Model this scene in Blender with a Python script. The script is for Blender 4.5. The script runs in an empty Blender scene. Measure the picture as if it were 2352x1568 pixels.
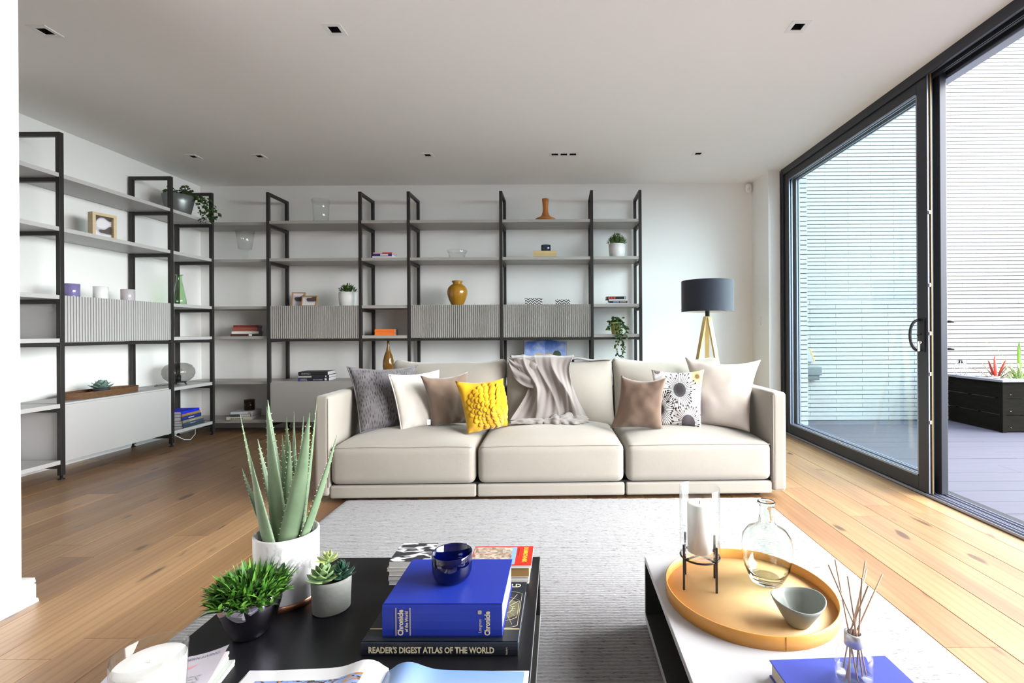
import bpy, bmesh, math, random
from mathutils import Vector, Matrix, noise
random.seed(7)
C = bpy.context.scene.collection
SC = bpy.context.scene

# ------------------------------------------------------------------ camera, world, lights, exposure
cam = bpy.data.cameras.new('camera')
cam.sensor_width = 36.0
cam.lens = 1080.0 / 2352.0 * 36.0
cam.shift_x = -109.0 / 2352.0
cam.shift_y = -22.0 / 2352.0
cam.clip_start = 0.02
co = bpy.data.objects.new('camera', cam)
C.objects.link(co)
ROLL = 0.006
co.matrix_world = Matrix(((math.cos(ROLL), math.sin(ROLL), 0, 0),
                          (0, 0, -1, 0),
                          (-math.sin(ROLL), math.cos(ROLL), 0, 1.035),
                          (0, 0, 0, 1)))
SC.camera = co

world = bpy.data.worlds.new('sky')
SC.world = world
world.use_nodes = True
bg = world.node_tree.nodes['Background']
bg.inputs[0].default_value = (0.80, 0.88, 1.0, 1)
bg.inputs[1].default_value = 1.7

sun = bpy.data.lights.new('sun_offscreen', 'SUN')
sun.energy = 7.0
sun.angle = math.radians(70)
sun.color = (1.0, 0.985, 0.96)
so = bpy.data.objects.new('sun_offscreen', sun)
C.objects.link(so)
so.rotation_euler = Vector((-0.88, 0.20, -0.40)).to_track_quat('-Z', 'Y').to_euler()

SC.view_settings.view_transform = 'Standard'
SC.view_settings.look = 'None'
SC.view_settings.exposure = 1.8
SC.view_settings.gamma = 1.0
SC.view_settings.use_curve_mapping = False
SC.cycles.use_denoising = True
SC.cycles.max_bounces = 12
SC.cycles.diffuse_bounces = 6
SC.cycles.transparent_max_bounces = 24
SC.cycles.sample_clamp_indirect = 6.0
SC.cycles.blur_glossy = 0.6

# ------------------------------------------------------------------ helpers
def hexc(h):
    h = h.lstrip('#')
    v = [int(h[i:i+2], 16) / 255 for i in (0, 2, 4)]
    return tuple((x / 12.92 if x <= .04045 else ((x + .055) / 1.055) ** 2.4) for x in v)

def mk(name):
    m = bpy.data.materials.new(name); m.use_nodes = True
    nt = m.node_tree
    return m, nt, nt.nodes['Principled BSDF']

def nd(nt, t, **kw):
    n = nt.nodes.new(t)
    for k, v in kw.items():
        if k.startswith('i_'):
            n.inputs[k[2:].replace('_', ' ')].default_value = v
        else:
            setattr(n, k, v)
    return n

def mathn(nt, op, a, b=None, c=None):
    n = nt.nodes.new('ShaderNodeMath'); n.operation = op
    for i, v in enumerate((a, b, c)):
        if v is None: continue
        if isinstance(v, (int, float)): n.inputs[i].default_value = v
        else: nt.links.new(v, n.inputs[i])
    return n.outputs[0]

def mixc(nt, fac, a, b):
    n = nt.nodes.new('ShaderNodeMix'); n.data_type = 'RGBA'
    for i, v in ((0, fac), (6, a), (7, b)):
        if isinstance(v, (int, float)): n.inputs[i].default_value = v
        elif isinstance(v, tuple): n.inputs[i].default_value = (*v[:3], 1)
        else: nt.links.new(v, n.inputs[i])
    return n.outputs[2]

def coords(nt, kind='Object', scale=(1, 1, 1)):
    if kind == 'World':
        o = nt.nodes.new('ShaderNodeNewGeometry').outputs['Position']
    else:
        o = nt.nodes.new('ShaderNodeTexCoord').outputs[kind]
    mp = nt.nodes.new('ShaderNodeMapping'); mp.inputs['Scale'].default_value = scale
    nt.links.new(o, mp.inputs[0])
    return mp.outputs[0]

def noisef(nt, vec, scale, detail=3, rough=.55):
    n = nt.nodes.new('ShaderNodeTexNoise')
    n.inputs['Scale'].default_value = scale; n.inputs['Detail'].default_value = detail
    n.inputs['Roughness'].default_value = rough
    nt.links.new(vec, n.inputs['Vector'])
    return n.outputs['Fac']

def ramp(nt, fac, stops):
    n = nt.nodes.new('ShaderNodeValToRGB')
    e = n.color_ramp.elements
    while len(e) < len(stops): e.new(.5)
    for el, (p, c) in zip(e, stops):
        el.position = p
        el.color = (*c[:3], 1) if isinstance(c, tuple) else (c, c, c, 1)
    nt.links.new(fac, n.inputs[0])
    return n.outputs[0]

def bump(nt, b, h, strength=.2, dist=.01):
    n = nt.nodes.new('ShaderNodeBump')
    n.inputs['Strength'].default_value = strength; n.inputs['Distance'].default_value = dist
    nt.links.new(h, n.inputs['Height']); nt.links.new(n.outputs[0], b.inputs['Normal'])

def M(name, col, rough=.5, metal=0., spec=.5, var=None, bmp=None, coat=0., sheen=0., trans=0., ior=1.45, sss=0., kind='Object', stretch=(1, 1, 1)):
    """plain procedural material: colour with soft noise variation and fine relief"""
    m, nt, b = mk(name)
    if isinstance(col, str): col = hexc(col)
    b.inputs['Base Color'].default_value = (*col, 1)
    b.inputs['Roughness'].default_value = rough
    b.inputs['Metallic'].default_value = metal
    b.inputs['Specular IOR Level'].default_value = spec
    b.inputs['Coat Weight'].default_value = coat
    b.inputs['Sheen Weight'].default_value = sheen
    b.inputs['Transmission Weight'].default_value = trans
    b.inputs['IOR'].default_value = ior
    if sss:
        b.inputs['Subsurface Weight'].default_value = sss
        b.inputs['Subsurface Radius'].default_value = (.02, .012, .006)
    v = coords(nt, kind, stretch)
    sc, amt = var or (6., .06)
    n = noisef(nt, v, sc)
    lo = tuple(x * (1 - amt) for x in col); hi = tuple(min(1, x * (1 + amt)) for x in col)
    nt.links.new(mixc(nt, n, lo, hi), b.inputs['Base Color'])
    if bmp:
        bump(nt, b, noisef(nt, v, bmp[0], 4), bmp[1], bmp[2] if len(bmp) > 2 else .005)
    return m

def fabric(name, col, scale=420, strength=.35, var=.10, rough=.95, sheen=.25):
    m, nt, b = mk(name)
    if isinstance(col, str): col = hexc(col)
    v = coords(nt, 'Object')
    wx = nt.nodes.new('ShaderNodeTexWave'); wx.inputs['Scale'].default_value = scale / 4; wx.inputs['Distortion'].default_value = 3
    wx.bands_direction = 'X'
    wz = nt.nodes.new('ShaderNodeTexWave'); wz.inputs['Scale'].default_value = scale / 4; wz.inputs['Distortion'].default_value = 3
    wz.bands_direction = 'Z'
    nt.links.new(v, wx.inputs[0]); nt.links.new(v, wz.inputs[0])
    fine = noisef(nt, v, scale, 2)
    broad = noisef(nt, v, 14, 4)
    h = mathn(nt, 'ADD', mathn(nt, 'MULTIPLY', mathn(nt, 'ADD', wx.outputs['Fac'], wz.outputs['Fac']), .10), fine)
    f = mathn(nt, 'ADD', mathn(nt, 'MULTIPLY', h, .6), mathn(nt, 'MULTIPLY', broad, .4))
    lo = tuple(x * (1 - var) for x in col); hi = tuple(min(1, x * (1 + var)) for x in col)
    nt.links.new(mixc(nt, f, lo, hi), b.inputs['Base Color'])
    b.inputs['Roughness'].default_value = rough
    b.inputs['Specular IOR Level'].default_value = .15
    b.inputs['Sheen Weight'].default_value = sheen
    bump(nt, b, h, strength, .002)
    return m

def thin_glass(name, col=(1, 1, 1), refl=1.0, ior=1.45, rough=0.02):
    m = bpy.data.materials.new(name); m.use_nodes = True
    nt = m.node_tree; nt.nodes.clear()
    out = nt.nodes.new('ShaderNodeOutputMaterial')
    tr = nt.nodes.new('ShaderNodeBsdfTransparent'); tr.inputs[0].default_value = (*col, 1)
    gl = nt.nodes.new('ShaderNodeBsdfGlossy'); gl.inputs['Roughness'].default_value = rough
    lw = nt.nodes.new('ShaderNodeLayerWeight'); lw.inputs['Blend'].default_value = .5
    fz = mathn(nt, 'ADD', mathn(nt, 'MULTIPLY', mathn(nt, 'POWER', lw.outputs['Facing'], 4.), .75), .04)
    mx = nt.nodes.new('ShaderNodeMixShader')
    f = mathn(nt, 'MULTIPLY', fz, refl)
    nt.links.new(f, mx.inputs[0]); nt.links.new(tr.outputs[0], mx.inputs[1]); nt.links.new(gl.outputs[0], mx.inputs[2])
    nt.links.new(mx.outputs[0], out.inputs[0])
    return m

def tag(o, label=None, cat=None, group=None, kind=None):
    if label: o['label'] = label
    if cat: o['category'] = cat
    if group: o['group'] = group
    if kind: o['kind'] = kind
    return o

def thing(name, label, cat, loc=(0, 0, 0), rz=0., group=None, kind=None):
    o = bpy.data.objects.new(name, None); o.empty_display_size = .05
    C.objects.link(o); o.location = loc; o.rotation_euler = (0, 0, rz)
    return tag(o, label, cat, group, kind)

def link(name, me, mat, parent=None, loc=None, smooth=None):
    o = bpy.data.objects.new(name, me); C.objects.link(o)
    if mat is not None and not me.materials: me.materials.append(mat)
    if parent: o.parent = parent
    if loc is not None: o.location = loc
    return o

class B:
    """collects shapes into one mesh"""
    def __init__(self): self.v = []; self.f = []; self.sm = []; self.mi = []
    def add(self, vs, fs, smooth=False, mi=0):
        k = len(self.v); self.v += [tuple(x) for x in vs]
        for f in fs:
            self.f.append([i + k for i in f]); self.sm.append(smooth); self.mi.append(mi)
        return self
    def box(self, x0, x1, y0, y1, z0, z1, bev=0., mi=0):
        if bev <= 0:
            vs = [(x, y, z) for z in (z0, z1) for y in (y0, y1) for x in (x0, x1)]
            fs = [(0, 2, 3, 1), (4, 5, 7, 6), (0, 1, 5, 4), (2, 6, 7, 3), (0, 4, 6, 2), (1, 3, 7, 5)]
            return self.add(vs, fs, mi=mi)
        bm = bmesh.new()
        bmesh.ops.create_cube(bm, size=1)
        for v in bm.verts:
            v.co = ((x0 + x1) / 2 + v.co.x * (x1 - x0), (y0 + y1) / 2 + v.co.y * (y1 - y0), (z0 + z1) / 2 + v.co.z * (z1 - z0))
        bmesh.ops.bevel(bm, geom=bm.edges[:], offset=bev, segments=2, profile=.5, affect='EDGES')
        bm.verts.index_update()
        self.add([v.co[:] for v in bm.verts], [[v.index for v in f.verts] for f in bm.faces], mi=mi)
        bm.free()
        return self
    def lathe(self, prof, n=32, c=(0, 0, 0), mi=0, wob=None):
        vs = []; fs = []
        for r, z in prof:
            for i in range(n):
                a = 2 * math.pi * i / n
                rr = r * (wob(a, z) if wob else 1)
                vs.append((c[0] + rr * math.cos(a), c[1] + rr * math.sin(a), c[2] + z))
        for j in range(len(prof) - 1):
            for i in range(n):
                k = (i + 1) % n
                fs.append((j * n + i, j * n + k, (j + 1) * n + k, (j + 1) * n + i))
        if prof[0][0] > 1e-5: fs.append(tuple(reversed(range(n)))) if prof[0][0] < 0 else None
        fs = [f for f in fs if f]
        return self.add(vs, fs, True, mi)
    def disc(self, r, z, n=32, c=(0, 0, 0), up=True, mi=0):
        vs = [(c[0] + r * math.cos(2 * math.pi * i / n), c[1] + r * math.sin(2 * math.pi * i / n), c[2] + z) for i in range(n)]
        f = tuple(range(n))
        return self.add(vs, [f if up else tuple(reversed(f))], False, mi)
    def tube(self, pts, r, n=8, cap=True, mi=0, flat=1.0):
        pts = [Vector(p) for p in pts]
        rs = r if isinstance(r, (list, tuple)) else [r] * len(pts)
        vs = []; fs = []
        up = None
        for i, p in enumerate(pts):
            t = (pts[min(i + 1, len(pts) - 1)] - pts[max(i - 1, 0)])
            t = t.normalized() if t.length > 1e-9 else Vector((0, 0, 1))
            if up is None:
                up = Vector((0, 0, 1)) if abs(t.z) < .9 else Vector((1, 0, 0))
            s = t.cross(up).normalized(); up = s.cross(t).normalized()
            for k in range(n):
                a = 2 * math.pi * k / n
                vs.append(p + s * (math.cos(a) * rs[i]) + up * (math.sin(a) * rs[i] * flat))
        for i in range(len(pts) - 1):
            for k in range(n):
                q = (k + 1) % n
                fs.append((i * n + k, i * n + q, (i + 1) * n + q, (i + 1) * n + k))
        if cap:
            fs.append(tuple(reversed(range(n)))); fs.append(tuple(range((len(pts) - 1) * n, len(pts) * n)))
        return self.add(vs, fs, True, mi)
    def grid(self, nu, nv, fn, smooth=True, mi=0, closed_u=False):
        vs = [fn(i / (nu - (0 if closed_u else 1)), j / (nv - 1)) for j in range(nv) for i in range(nu)]
        fs = []
        for j in range(nv - 1):
            for i in range(nu if closed_u else nu - 1):
                k = (i + 1) % nu
                fs.append((j * nu + i, j * nu + k, (j + 1) * nu + k, (j + 1) * nu + i))
        return self.add(vs, fs, smooth, mi)
    def mesh(self, name, mats, merge=0.):
        me = bpy.data.meshes.new(name)
        me.from_pydata(self.v, [], self.f)
        me.polygons.foreach_set('use_smooth', self.sm)
        if isinstance(mats, (list, tuple)):
            for m in mats: me.materials.append(m)
            me.polygons.foreach_set('material_index', self.mi)
        else: me.materials.append(mats)
        if merge:
            bm = bmesh.new(); bm.from_mesh(me)
            bmesh.ops.remove_doubles(bm, verts=bm.verts[:], dist=merge)
            bm.to_mesh(me); bm.free()
        me.update()
        return me
    def build(self, name, mats, parent=None, loc=None, merge=0.):
        return link(name, self.mesh(name, mats, merge), None, parent, loc)

def struct(name, b, mat, parent=None):
    o = b.build(name, mat, parent)
    if parent is None: o['kind'] = 'structure'
    return o

def recalc(o):
    bm = bmesh.new(); bm.from_mesh(o.data)
    bmesh.ops.remove_doubles(bm, verts=bm.verts[:], dist=1e-5)
    bmesh.ops.recalc_face_normals(bm, faces=bm.faces[:]); bm.to_mesh(o.data); bm.free()
    return o

def rbox(b, hx, hy, hz, r, n=10, deform=None, mi=0):
    """soft rounded block centred on the origin"""
    def axis(h):
        a = [-h, -h + .12 * r, -h + .35 * r, -h + .65 * r, -h + r]
        m = [-(h - r) + 2 * (h - r) * i / n for i in range(1, n)]
        return a + m + [-x for x in reversed(a)]
    ax = [axis(hx), axis(hy), axis(hz)]
    H = (hx, hy, hz)
    def mp(p):
        q = Vector([max(-H[i] + r, min(H[i] - r, p[i])) for i in range(3)])
        d = Vector(p) - q
        if d.length > 1e-9: q = q + d.normalized() * r
        if deform: q = Vector(deform(*q))
        return q
    for k in range(3):
        i, j = [(1, 2), (2, 0), (0, 1)][k]
        for s in (-1, 1):
            vs = []; fs = []
            A, D = ax[i], ax[j]
            for y in D:
                for x in A:
                    p = [0, 0, 0]; p[k] = s * H[k]; p[i] = x; p[j] = y
                    vs.append(mp(p))
            na = len(A)
            for y in range(len(D) - 1):
                for x in range(na - 1):
                    f = (y * na + x, y * na + x + 1, (y + 1) * na + x + 1, (y + 1) * na + x)
                    fs.append(f if s > 0 else tuple(reversed(f)))
            b.add(vs, fs, True, mi)
    return b

def lettering(txt, origin, right, up, size, mat, parent, align='LEFT', name='lettering', bold=0., xs=1.0, lift=.0004, label=None):
    cu = bpy.data.curves.new('text', 'FONT')
    cu.body = txt; cu.size = size; cu.align_x = align; cu.offset = bold; cu.resolution_u = 2
    t = bpy.data.objects.new('text', cu); C.objects.link(t)
    bpy.context.view_layer.update()
    me = bpy.data.meshes.new_from_object(t.evaluated_get(bpy.context.evaluated_depsgraph_get()))
    bpy.data.objects.remove(t); bpy.data.curves.remove(cu)
    r = Vector(right).normalized(); u = Vector(up).normalized(); n = r.cross(u)
    o = Vector(origin)
    for v in me.vertices:
        v.co = o + r * (v.co.x * xs) + u * v.co.y + n * lift
    me.materials.clear(); me.materials.append(mat)
    ob = link(name, me, None, parent)
    if label: ob['label'] = label
    return ob

def dup(root, loc, rz=None, label=None, group=None):
    r = root.copy(); C.objects.link(r); r.location = loc
    if rz is not None: r.rotation_euler = (0, 0, rz)
    if label: r['label'] = label
    if group: r['group'] = group
    for ch in list(root.children):
        c = ch.copy(); C.objects.link(c); c.parent = r
        for g in list(ch.children):
            d = g.copy(); C.objects.link(d); d.parent = c
    return r

# ------------------------------------------------------------------ materials of the room
m_wall = M('wall_paint', (.84, .83, .81), .85, spec=.2, var=(1.5, .012), bmp=(180, .03, .002))
m_ceil = M('ceiling_paint', (.90, .895, .88), .9, spec=.15, var=(1.2, .01))
m_white = M('white_gloss_paint', (.82, .82, .82), .45, var=(4, .01))
m_frame = M('anthracite_aluminium', (.035, .038, .048), .38, metal=.35, var=(3, .1), bmp=(300, .02, .001))
m_frame2 = M('anodised_aluminium', (.30, .32, .40), .35, metal=.6, var=(3, .1))
m_black = M('black_plastic', (.012, .012, .016), .35, var=(5, .1))
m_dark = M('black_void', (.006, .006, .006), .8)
m_steel = M('bright_steel', (.75, .75, .78), .2, metal=1., var=(20, .05))

def plank_material():
    m, nt, b = mk('oak_plank')
    inf = nt.nodes.new('ShaderNodeObjectInfo')
    pos = nt.nodes.new('ShaderNodeNewGeometry').outputs['Position']
    off = nt.nodes.new('ShaderNodeCombineXYZ')
    nt.links.new(mathn(nt, 'MULTIPLY', inf.outputs['Random'], 31.), off.inputs[0])
    nt.links.new(mathn(nt, 'MULTIPLY', inf.outputs['Random'], 57.), off.inputs[1])
    ad = nt.nodes.new('ShaderNodeVectorMath'); ad.operation = 'ADD'
    nt.links.new(pos, ad.inputs[0]); nt.links.new(off.outputs[0], ad.inputs[1])
    def st(sx, sy):
        mp = nt.nodes.new('ShaderNodeMapping'); mp.inputs['Scale'].default_value = (sx, sy, 1)
        nt.links.new(ad.outputs[0], mp.inputs[0]); return mp.outputs[0]
    grain = noisef(nt, st(60, 2.2), 1., 6, .65)
    broad = noisef(nt, st(9, .9), 1., 3, .5)
    wv = nt.nodes.new('ShaderNodeTexWave'); wv.bands_direction = 'X'
    wv.inputs['Scale'].default_value = 1.0; wv.inputs['Distortion'].default_value = 9; wv.inputs['Detail'].default_value = 3
    wv.inputs['Detail Scale'].default_value = .6
    nt.links.new(st(9, .8), wv.inputs[0])
    base = ramp(nt, inf.outputs['Random'], [(0., hexc('#75533a')), (.3, hexc('#997450')), (.55, hexc('#8a6742')), (.8, hexc('#b08a60')), (1., hexc('#805b3a'))])
    c1 = mixc(nt, mathn(nt, 'MULTIPLY', ramp(nt, grain, [(.35, 0.), (.75, 1.)]), .32), base, hexc('#6f4a28'))
    c2 = mixc(nt, mathn(nt, 'MULTIPLY', ramp(nt, broad, [(.4, 0.), (.7, 1.)]), .30), c1, hexc('#c49c6c'))
    c3 = mixc(nt, mathn(nt, 'MULTIPLY', ramp(nt, wv.outputs['Fac'], [(.72, 0.), (.95, 1.)]), .22), c2, hexc('#5f3f22'))
    kn = noisef(nt, st(13, 4.5), 1.0, 1, .3)
    kf = ramp(nt, kn, [(.70, 0.), (.76, 1.)])
    c4 = mixc(nt, mathn(nt, 'MULTIPLY', kf, .8), c3, hexc('#3c2614'))
    nt.links.new(c4, b.inputs['Base Color'])
    nt.links.new(ramp(nt, grain, [(0., .34), (1., .52)]), b.inputs['Roughness'])
    b.inputs['Specular IOR Level'].default_value = .5
    b.inputs['Coat Weight'].default_value = .5; b.inputs['Coat Roughness'].default_value = .3
    bump(nt, b, grain, .06, .002)
    return m
m_plank = plank_material()
m_sub = M('subfloor', (.10, .065, .035), .8)

# ------------------------------------------------------------------ room shell
CEIL = 2.67
XL, XR, YB, YN = -3.97, 2.14, 5.21, -3.5
floor = struct('floor', B().box(XL, 2.42, YN, YB, -.10, -.014), m_sub)
pm = B().box(0, .1785, 0, 1, -.014, 0, 0)
# unit plank with a small chamfer along both long edges
pm = B().add([(0, 0, -.014), (.1785, 0, -.014), (0, 1, -.014), (.1785, 1, -.014),
              (0, 0, -.0012), (.0012, 0, 0), (.1773, 0, 0), (.1785, 0, -.0012),
              (0, 1, -.0012), (.0012, 1, 0), (.1773, 1, 0), (.1785, 1, -.0012)],
             [(0, 4, 5, 6, 7, 1), (3, 11, 10, 9, 8, 2), (0, 2, 8, 4), (4, 8, 9, 5), (5, 9, 10, 6), (6, 10, 11, 7), (7, 11, 3, 1)])
pmesh = pm.mesh('plank', m_plank)
rng = random.Random(3)
x = XL
row = 0
while x < 2.26:
    y = YN - rng.uniform(0, 1.7)
    while y < YB:
        ln = rng.choice((1.5, 1.9, 2.2, 2.2))
        a, e = max(y, YN), min(y + ln, YB)
        if e - a > .05:
            o = link('plank', pmesh, None, floor, (x, a, 0)); o.scale = (1, e - a - .0015, 1)
        y += ln
    x += .18; row += 1
sl = B()   # wood strip along the door track
sl.box(x - .0005, 2.266, YN, 4.8, -.014, 0); struct('edge_plank', sl, m_plank, floor)

# ceiling plate with real openings for the recessed downlights
LIGHTS = [(-2.757, 2.53), (-1.20, 2.53), (1.292, 2.53), (-3.36, 4.33), (-2.755, 4.33), (-1.203, 4.33), (1.287, 4.33)]
TRIPLE = (.05, 4.33)
holes = [(a - .029, a + .029, b - .029, b + .029) for a, b in LIGHTS]
for k in (-1, 0, 1):
    a = TRIPLE[0] + k * .083
    holes.append((a - .03, a + .03, TRIPLE[1] - .025, TRIPLE[1] + .025))
xs = sorted({XL - .1, 2.50} | {h[0] for h in holes} | {h[1] for h in holes})
ys = sorted({YN - .1, YB + .1} | {h[2] for h in holes} | {h[3] for h in holes})
cb = B()
for i in range(len(xs) - 1):
    for j in range(len(ys) - 1):
        mx, my = (xs[i] + xs[i + 1]) / 2, (ys[j] + ys[j + 1]) / 2
        if any(h[0] < mx < h[1] and h[2] < my < h[3] for h in holes): continue
        cb.add([(xs[i], ys[j], CEIL), (xs[i], ys[j + 1], CEIL), (xs[i + 1], ys[j + 1], CEIL), (xs[i + 1], ys[j], CEIL)], [(0, 1, 2, 3)])
        cb.add([(xs[i], ys[j], CEIL + .12), (xs[i], ys[j + 1], CEIL + .12), (xs[i + 1], ys[j + 1], CEIL + .12), (xs[i + 1], ys[j], CEIL + .12)], [(3, 2, 1, 0)])
cb.box(XL - .1, 2.50, YN - .1, YB + .1, CEIL + .12, CEIL + .3)
struct('ceiling', cb, m_ceil)

struct('wall_back', B().box(XL - .15, 2.44, YB, YB + .15, -.1, CEIL + .2), m_wall)
struct('wall_left', B().box(XL - .15, XL, YN, YB, -.1, CEIL + .2), m_wall)
struct('wall_right', B().box(XR, 2.44, 4.80, YB, -.02, CEIL + .1), m_wall)
struct('wall_near_left', B().box(-2.20, -2.065, YN, 1.80, -.02, CEIL + .1), m_wall)
struct('wall_near_right', B().box(2.27, 2.44, YN, 0.0, -.02, CEIL + .1), m_wall)
struct('wall_rear', B().box(XL - .15, 2.44, YN - .15, YN, -.1, CEIL + .1), m_wall)

# skirting board round the end of the near wall
bb = B()
def skirt(b, path, h=.095):
    prof = [(0, 0), (.032, 0), (.030, .012), (.026, .016), (.026, .070), (.022, .073), (.026, .078), (.024, h), (0, h)]
    pts = []
    for (x, y), (nx, ny) in path:
        pts.append([(x + nx * d, y + ny * d, z) for d, z in prof])
    n = len(prof)
    vs = [p for r in pts for p in r]
    fs = [(i * n + k, (i + 1) * n + k, (i + 1) * n + k + 1, i * n + k + 1) for i in range(len(pts) - 1) for k in range(n - 1)]
    b.add(vs, fs)
skirt(bb, [((-2.065, YN), (1, 0)), ((-2.065, 1.80), (1, 1)), ((-2.20, 1.80), (-1, 1)), ((-2.20, YN), (-1, 0))])
struct('baseboard_near_left', bb, m_white)
bb = B(); skirt(bb, [((XL, YN), (1, 0)), ((XL, YB), (1, -1)), ((XR, YB), (-1, -1)), ((XR, 4.80), (-1, 0))], .08)
struct('baseboard_back', bb, m_white)

# ------------------------------------------------------------------ recessed downlights
def downlight(x, y, label, group):
    t = thing('downlight', label, 'ceiling light', (x, y, CEIL), 0, group)
    f = B()
    for (a, b, c, d) in ((-.05, .05, -.05, -.028), (-.05, .05, .028, .05), (-.05, -.028, -.028, .028), (.028, .05, -.028, .028)):
        f.box(a, b, c, d, -.004, 0)
    f.build('trim', m_white, t)
    r = B()
    r.box(-.029, -.0275, -.029, .029, 0, .07); r.box(.0275, .029, -.029, .029, 0, .07)
    r.box(-.029, .029, -.029, -.0275, 0, .07); r.box(-.029, .029, .0275, .029, 0, .07)
    r.box(-.029, .029, -.029, .029, .07, .075)
    r.build('recess', m_dark, t)
    l = B(); l.lathe([(.024, .050), (.022, .046), (.018, .050), (.017, .060), (.0, .062)], 20)
    l.build('baffle', m_black, t)
    return t
names = ['square recessed downlight in the ceiling beside the near white wall end',
         'square recessed downlight above the gap between the aloe and the left end of the sofa',
         'square recessed downlight in the ceiling nearest the open sliding door',
         'small square downlight close to the left-hand shelving, above the corner plant',
         'small square downlight in front of the back shelving, above the wine-glass shaped hurricane vase',
         'small square downlight in front of the back shelving, above the amber long-necked vase',
         'small square downlight in the ceiling above the tripod lamp']
for (a, b), l in zip(LIGHTS, names):
    downlight(a, b, l, 'square ceiling downlights')
t = thing('triple_downlight', 'long white ceiling fitting with three dark square openings in a row', 'ceiling light', (*TRIPLE, CEIL))
f = B()
f.box(-.135, .135, -.05, -.0255, -.004, 0); f.box(-.135, .135, .0255, .05, -.004, 0)
for a, b in ((-.135, -.1135), (-.0525, -.0305), (.0305, .0525), (.1135, .135)):
    f.box(a, b, -.0255, .0255, -.004, 0)
f.build('trim', m_white, t)
for k in (-1, 0, 1):
    r = B(); c = k * .083
    r.box(c - .03, c - .0285, -.025, .025, 0, .07); r.box(c + .0285, c + .03, -.025, .025, 0, .07)
    r.box(c - .03, c + .03, -.025, -.0235, 0, .07); r.box(c - .03, c + .03, .0235, .025, 0, .07)
    r.box(c - .03, c + .03, -.025, .025, .07, .075)
    r.build('recess', m_dark, t)
    l = B(); l.lathe([(.02, .050), (.018, .046), (.015, .050), (.014, .06), (0, .062)], 18, (c, 0, 0))
    l.build('baffle', m_black, t)

# alarm sensor and light switch
t = thing('alarm_sensor', 'small white rounded motion sensor high in the corner near the sliding door', 'sensor', (2.085, 5.165, 2.60))
b = B(); b.lathe([(0, -.05), (.018, -.048), (.032, -.03), (.036, 0), (.032, .03), (.018, .048), (0, .05)], 24)
o = b.build('sensor_body', m_white, t); o.scale = (1, .8, 1)
o = B().box(-.02, .02, .02, .05, -.03, .03, .004).build('mount', m_white, t)
o = B().lathe([(0, -.018), (.012, -.014), (.016, 0), (.012, .014), (0, .018)], 16).build('lens', M('frosted_lens', (.7, .7, .72), .5), t, (-.005, -.022, -.018))
t = thing('light_switch', 'white wall switch plate on the side wall by the sliding door', 'switch', (XR, 5.03, 1.14))
B().box(-.008, 0, -.043, .043, -.043, .043, .002).build('plate', m_white, t)
B().box(-.012, -.008, -.012, .012, -.02, .02, .001).build('rocker', m_white, t)

# ------------------------------------------------------------------ sliding door wall
fr = thing('trim_1', None, None, kind='structure')
h = B()
h.box(2.268, 2.44, 0.0, 4.80, 2.635, 2.672, .002)
h.build('head_frame', m_frame, fr)
for xa, xb, z0 in ((2.268, 2.276, 2.605), (2.322, 2.330, 2.600), (2.336, 2.344, 2.600), (2.395, 2.402, 2.600)):
    B().box(xa, xb, 0.0, 4.79, z0, 2.636, .001).build('head_track', m_frame, fr)
for xa in (2.296, 2.304, 2.366, 2.374):
    B().box(xa, xa + .004, 0.0, 4.79, 2.618, 2.636).build('track_rail', m_frame2, fr)
B().box(2.402, 2.47, 0.0, 4.86, 2.585, 2.672, .003).build('outer_head', m_frame2, fr)
B().box(2.265, 2.44, 4.755, 4.80, 0, 2.64, .002).build('jamb', m_frame, fr)
B().box(2.30, 2.318, 4.742, 4.756, 0, 2.62, .002).build('jamb_seal', m_frame2, fr)
B().box(2.256, 2.262, 4.795, 4.801, 0, 2.66, .001).build('jamb_bead', m_black, fr)
B().box(2.266, 2.44, 0.0, 4.80, -.012, .004, .001).build('sill', m_frame, fr)
for xa in (2.268, 2.300, 2.326, 2.340, 2.372, 2.400):
    B().box(xa, xa + .005, 0.0, 4.79, .004, .018).build('sill_track', m_frame2, fr)
B().box(2.405, 2.47, 0.0, 4.80, -.012, .012, .002).build('outer_sill', m_frame, fr)

m_pane = thin_glass('door_glass', (.885, .935, .94), .7, 1.5)
def panel(name, x0, x1, y0, y1):
    d = thing(name, None, None, kind='structure')
    z0, z1 = .018, 2.625
    w = .078
    B().box(x0, x1, y0, y0 + w, z0, z1, .003).build('stile', m_frame, d)
    B().box(x0, x1, y1 - w, y1, z0, z1, .003).build('stile', m_frame, d)
    B().box(x0, x1, y0 + w, y1 - w, z0, z0 + .085, .003).build('rail', m_frame, d)
    B().box(x0, x1, y0 + w, y1 - w, z1 - .085, z1, .003).build('rail', m_frame, d)
    xm = (x0 + x1) / 2
    bead = B()
    for xa, xb in ((x0 + .004, xm - .006), (xm + .006, x1 - .004)):
        bead.box(xa, xb, y0 + w, y0 + w + .012, z0 + .085, z1 - .085)
        bead.box(xa, xb, y1 - w - .012, y1 - w, z0 + .085, z1 - .085)
        bead.box(xa, xb, y0 + w, y1 - w, z0 + .085, z0 + .097)
        bead.box(xa, xb, y0 + w, y1 - w, z1 - .097, z1 - .085)
    bead.build('glazing_bead', m_frame2, d)
    B().box(xm - .003, xm + .003, y0 + w, y1 - w, z0 + .085, z1 - .085).build('pane', m_pane, d)
    return d
d1 = panel('door_1', 2.280, 2.322, 2.915, 4.752)
d2 = panel('door_2', 2.348, 2.390, 2.895, 4.745)
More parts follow.
